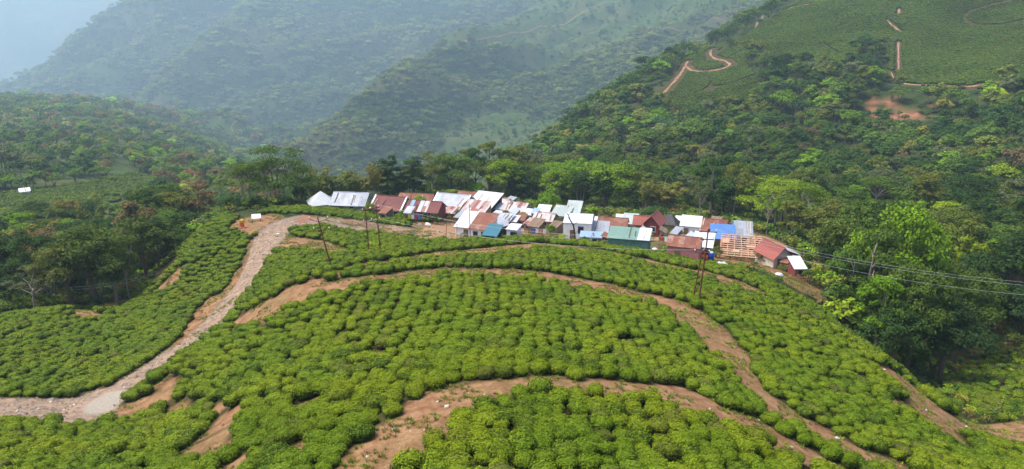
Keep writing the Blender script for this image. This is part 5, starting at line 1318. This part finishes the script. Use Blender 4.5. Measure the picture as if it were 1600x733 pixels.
# white slanted signboard and orange marker post by the road bend
b = hit(401, 345, 90); e = put('signboard', 'white slanted board on short legs beside the road bend', 'signboard', b, .35)
MB().slab((-.72,-.4,.5),(.72,-.4,.5),(.72,.35,1.05),(-.72,.35,1.05), .06).build('panel', plain('white_board', (.72,.73,.72), .5, .08), e)
for x_ in (-.6, .6):
    for y_, h_ in ((-.34, .47), (.30, .94)): MB().box(x_-.04, x_+.04, y_-.04, y_+.04, -.3, h_).build('leg', W['wood'], e)
b = hit(379, 356, 90); e = put('marker_post', 'orange and yellow marker pillar on red soil left of the road bend', 'marker post', b)
MB().box(-.24, .24, -.24, .24, -.3, .9).build('shaft', W['orange'], e); m = MB(); m.box(-.27, .27, -.27, .27, .9, 1.25); m.add([(-.27,-.27,1.25),(.27,-.27,1.25),(.27,.27,1.25),(-.27,.27,1.25),(0,0,1.5)], (), [(0,1,4),(1,2,4),(2,3,4),(3,0,4)]); m.build('cap', plain('yellow_paint', (.55,.30,.04), .7, .15), e)
MB().box(-.42, .42, -.42, .42, -.4, .08).build('base', W['tan'], e)

# open timber frame of a house being built
p = hit(1156, 409, 95); az = math.atan2(p[0], p[1]); r = math.hypot(p[0], p[1]); k = math.hypot(r, p[2]) / 1150; w = 62 * k; dd = 6.0
e = put('timber_frame', 'open roof frame of pale battens of a house being built', 'timber frame', p + np.array([math.sin(az), math.cos(az), 0]) * dd / 2, -az + R(3))
M_BAT = plain('pale_battens', (.46,.27,.18), .85, .3, 5)
z0_, z1_ = .9, 2.6
f_ = lambda u, v: np.array([(-.5 + u) * w * (1 - .06 * v), (-.5 + v) * dd, z0_ + (z1_ - z0_) * v])
for j in range(11): MB().slab(f_(0, j/10.) + (0,-.11,0), f_(1, j/10.) + (0,-.11,0), f_(1, j/10.) + (0,.11,.05), f_(0, j/10.) + (0,.11,.05), .06).build('batten', M_BAT, e)
for i in range(7): MB().tube([f_(i/6., 0) - (0,0,.1), f_(i/6., 1) - (0,0,.1)], .09, 5).build('rafter', M_BAT, e)
for i in range(5):
    for v in (0, 1): q = f_(i/4., v); MB().tube([(q[0], q[1], -1.0), q - (0,0,.12)], .08, 6).build('post', W['wood'], e)
for (u0, v0, u1, v1) in ((.02,.55,.20,.75),(.30,.15,.46,.28),(.62,.42,.84,.52)): MB().slab(f_(u0,v0)+(0,0,.12), f_(u1,v0)+(0,0,.12), f_(u1,v1)+(0,0,.12), f_(u0,v1)+(0,0,.12), .03).build('board', M_BAT, e)

# bamboo pens
def pen(px, py, wpx, d_, h_, label, n_, yaw):
    p = hit(px, py, 95); az = math.atan2(p[0], p[1]); k = math.hypot(*p) / 1150; w_ = wpx * k; e = put('bamboo_fence', label, 'fence', p, -az + R(yaw), 'bamboo fences in the village')
    M_ = plain('bamboo_pole', (.40,.22,.11), .8, .35, 5); rng = np.random.default_rng(int(px))
    for i in range(n_):
        x_ = -w_/2 + w_ * i / (n_ - 1); MB().tube([(x_, 0, -.4), (x_ + rng.normal()*.12, rng.normal()*.12, h_ * rng.uniform(.75, 1.25))], .045, 5).build('stake', M_, e)
    for z_ in (.35, .75): MB().tube([(-w_/2, .07, h_*z_), (w_/2, .07, h_*z_)], .045, 5).build('rail', M_, e)
pen(1248, 441, 26, 2, 1.0, 'low bamboo fence round the yard below the last hut on the right', 14, 24)
pen(1042, 391, 30, 2, 1.3, 'row of crooked bamboo stakes left of the pink-fronted house', 18, -4)
pen(1004, 371, 22, 2, .9, 'pale paling fence before the red-roofed wing', 14, -4)
pen(830, 372, 44, 2, .9, 'thin stake fence below the striped rusty roofs', 16, -6)

# water tank, bundles, stones
b = hit(1110, 414, 95); e = put('water_tank', 'blue water drum on a timber stand below the orange wall', 'water tank', b)
m = MB(); m.tube([(0,0,.8),(0,0,.86),(0,0,1.75),(0,0,1.85)], (.36,.42,.42,.30), 14); m.build('drum', plain('blue_plastic', (.02,.10,.42), .4, .1), e, True)
MB().ball((0,0,1.85), .32, .32, .16, 12, 6).build('lid', plain('pale_plastic', (.55,.60,.66), .4, .05), e, True)
for x_, y_ in ((-.35,-.3),(.35,-.3),(.35,.3),(-.35,.3)): MB().tube([(x_,y_,-.3),(x_*.9,y_*.9,.8)], .04, 5).build('leg', W['wood'], e)
def heap(px, py, rx, rz, mat_, name, cat, label, seed, rmin=95):
    rng = np.random.default_rng(seed); b = hit(px, py, rmin); m = MB(); m.ball((0,0,0), rx, rx*.7, rz, 12, 8)
    v = m.v[0]; v *= (1 + .22 * np.sin(v[:, :1] * 5 + seed) * np.cos(v[:, 1:2] * 6) + rng.normal(size=(len(v), 1)) * .05); v[:, 2] = np.maximum(v[:, 2], -.15)
    o = m.build(name, mat_); o.location = b; tag(o, label, cat)
heap(1127, 418, 1.0, .75, plain('white_blue_tarp', (.55,.62,.72), .5, .25, 2), 'tarpaulin_bundle', 'tarpaulin', 'white and pale blue tarpaulin bundle on the ground right of the drum', 3)
heap(1119, 413, .8, .5, plain('dark_green_tarp', (.03,.10,.09), .5, .25, 2), 'tarpaulin_bundle', 'tarpaulin', 'dark green tarpaulin heap between the drum and the pale bundle', 4)
heap(1031, 366, 1.0, .6, plain('pale_tarp', (.60,.62,.66), .6, .2, 2), 'tarpaulin_bundle', 'tarpaulin', 'pale tarpaulin thrown beside the red gabled house', 5)
heap(1022, 391, .5, .4, W['white'], 'sack', 'sack', 'white sack at the right end of the green shed', 6)
heap(951, 379, .45, .35, W['white'], 'sack', 'sack', 'white sack at the left end of the green shed', 7)
heap(826, 375, .5, .3, W['white'], 'sack', 'sack', 'white sack among scrap right of the white cabin', 8)
heap(669, 352, .55, .45, W['white'], 'sack', 'sack', 'white sack at the edge of the bare yard', 9)
heap(657, 352, .45, .4, W['grey'], 'sack', 'sack', 'grey sack left of the white one at the edge of the bare yard', 10)
heap(770, 339, .8, .4, W['brick'], 'scrap_heap', 'scrap heap', 'red scrap heap below the striped roof of rust and zinc', 11)
heap(1216, 430, .6, .35, W['white'], 'sack', 'sack', 'white bundle on the path below the red house on the right', 12)
M_ROCK = plain('pale_stone', (.52,.48,.42), .9, .2, 8, .1)
STN = [(698,636,.16),(684,628,.09),(615,671,.10),(574,714,.09),(641,674,.07),(663,672,.06),(1149,585,.10),(1163,601,.09),(1109,639,.09),(1186,657,.08),(1308,685,.16),(1237,699,.10),(1247,640,.08),(757,617,.08),(732,615,.07),(80,628,.25),(116,633,.22),(60,640,.25),(28,642,.25),(100,641,.2),(195,607,.28),(158,651,.25),(435,367,.6),(1382,578,.15),(1417,622,.2),(1447,641,.15),(1510,667,.2),(382,440,.25),(372,460,.22),(356,487,.25),(395,408,.25)]
for i, (x_, y_, s_) in enumerate(STN):
    rng = np.random.default_rng(40 + i); s_ = s_ * (.55 if s_ > .18 else .9); m = MB(); m.ball((0,0,0), s_, s_*rng.uniform(.6,.9), s_*.6, 9, 6); m.v[0] *= 1 + rng.normal(size=(len(m.v[0]), 1)) * .12
    o = m.build('stone', M_ROCK); o.location = hit(x_, y_) + np.array([0, 0, s_ * .2]); o.rotation_euler = (0, 0, rng.uniform(0, 6))
    where = 'lowest dirt path' if y_ > 610 and 560 < x_ < 780 else 'dirt path between the tea patches on the right' if 1080 < x_ < 1320 else 'wide track at the right edge of the knoll' if x_ > 1320 else 'stony road on the left'
    tag(o, 'small pale stone lying on the %s' % where, 'stone', 'pale stones on the ' + where)
# pebbles of the stony road: nobody could count them
qx = RNG.uniform(-75, 10, 26000); qy = RNG.uniform(40, 130, 26000); _, q2, _ = way_distance(qx, qy); sel = (q2 < -.1) & (_bil(concrete, qx, qy) < .3); qx, qy = qx[sel], qy[sel]; qz = gz(qx, qy); n = len(qx)
def peb(s):
    rng = np.random.default_rng(s); m = MB(); m.ball((0,0,0), .13, .10, .07, 7, 5); m.v[0] *= 1 + rng.normal(size=(len(m.v[0]), 1)) * .15
    tt = NT('pebble'); return m.mesh('pebble_%d' % s, tt.finish(tt.n('Attribute', {'attribute_type': 'INSTANCER', 'attribute_name': 'icol'}).outputs['Color'], .9, .1))
kk = .75 * RNG.uniform(.4, 1.5, n) * np.where(RNG.random(n) < .08, 1.8, 1); gcol = RNG.uniform(.12, .34, (n, 1)) * np.array([[1, .82, .68]])
scatter('gravel', np.stack([qx, qy, qz], 1), np.stack([0*kk, 0*kk, RNG.uniform(0, 6.28, n)], 1), np.stack([kk, kk, kk], 1), RNG.integers(0, 4, n), np.concatenate([gcol, np.ones((n, 1))], 1), [peb(i) for i in range(4)], 'broken stones paving the rough road')

# washing lines
def washing(px, py, wpx, label, cols):
    p = hit(px, py, 95); az = math.atan2(p[0], p[1]); w_ = wpx * math.hypot(*p) / 1150; e = put('washing_line', label, 'washing line', p, -az - .2, 'washing lines in the village')
    for s_ in (-1, 1): MB().tube([(s_*w_/2, 0, -.3), (s_*w_/2, 0, 1.7)], .035, 5).build('post', W['wood'], e)
    MB().tube([(-w_/2, 0, 1.66), (0, 0, 1.58), (w_/2, 0, 1.66)], .012, 4).build('line', M_STEEL, e)
    for i, c_ in enumerate(cols):
        x_ = -w_/2 + w_ * (i + .7) / (len(cols) + .4); m = MB(); q = []
        for a_ in range(4):
            for b_ in range(4): q.append((x_ - .27 + .18 * a_, .05 * math.sin(a_ * 2 + i) * b_ / 3, 1.6 - .28 * b_))
        m.add(q, [(a_*4+b_, a_*4+b_+1, a_*4+b_+5, a_*4+b_+4) for a_ in range(3) for b_ in range(3)]).build('cloth', plain('cloth_%d_%d' % (px, i), c_, .9, .1), e)
washing(648, 349, 24, 'washing line with yellow and white cloths before the patched red house', [(.55,.38,.03),(.6,.6,.6),(.3,.05,.08),(.08,.15,.4)])
washing(842, 371, 26, 'washing line with blue and pale cloths below the grey-fronted house', [(.06,.14,.4),(.6,.58,.55),(.5,.2,.25),(.6,.6,.62)])
washing(1040, 384, 22, 'washing line with red and white cloths on the terrace left of the beige hut', [(.4,.05,.05),(.62,.62,.6),(.1,.3,.3)])
# ---------------------------------------------------------------- the valley air
zmin = float(GZ.min()) - 1.0; zmax = float(GZ.max()) + 28
hb = MB().box(-8800, 8800, -60, 11200, zmin, zmax)
hm = NT('valley_air')
pv = hm.n('VolumePrincipled', Density=0.00021, Anisotropy=0.25); pv.inputs['Color'].default_value = (0.60, 0.82, 1.0, 1)
hm.nt.links.new(pv.outputs[0], hm.out.inputs['Volume'])
hz = hb.build('haze', hm.m); hz['kind'] = 'stuff'; hz['label'] = 'pale blue haze filling the valley'
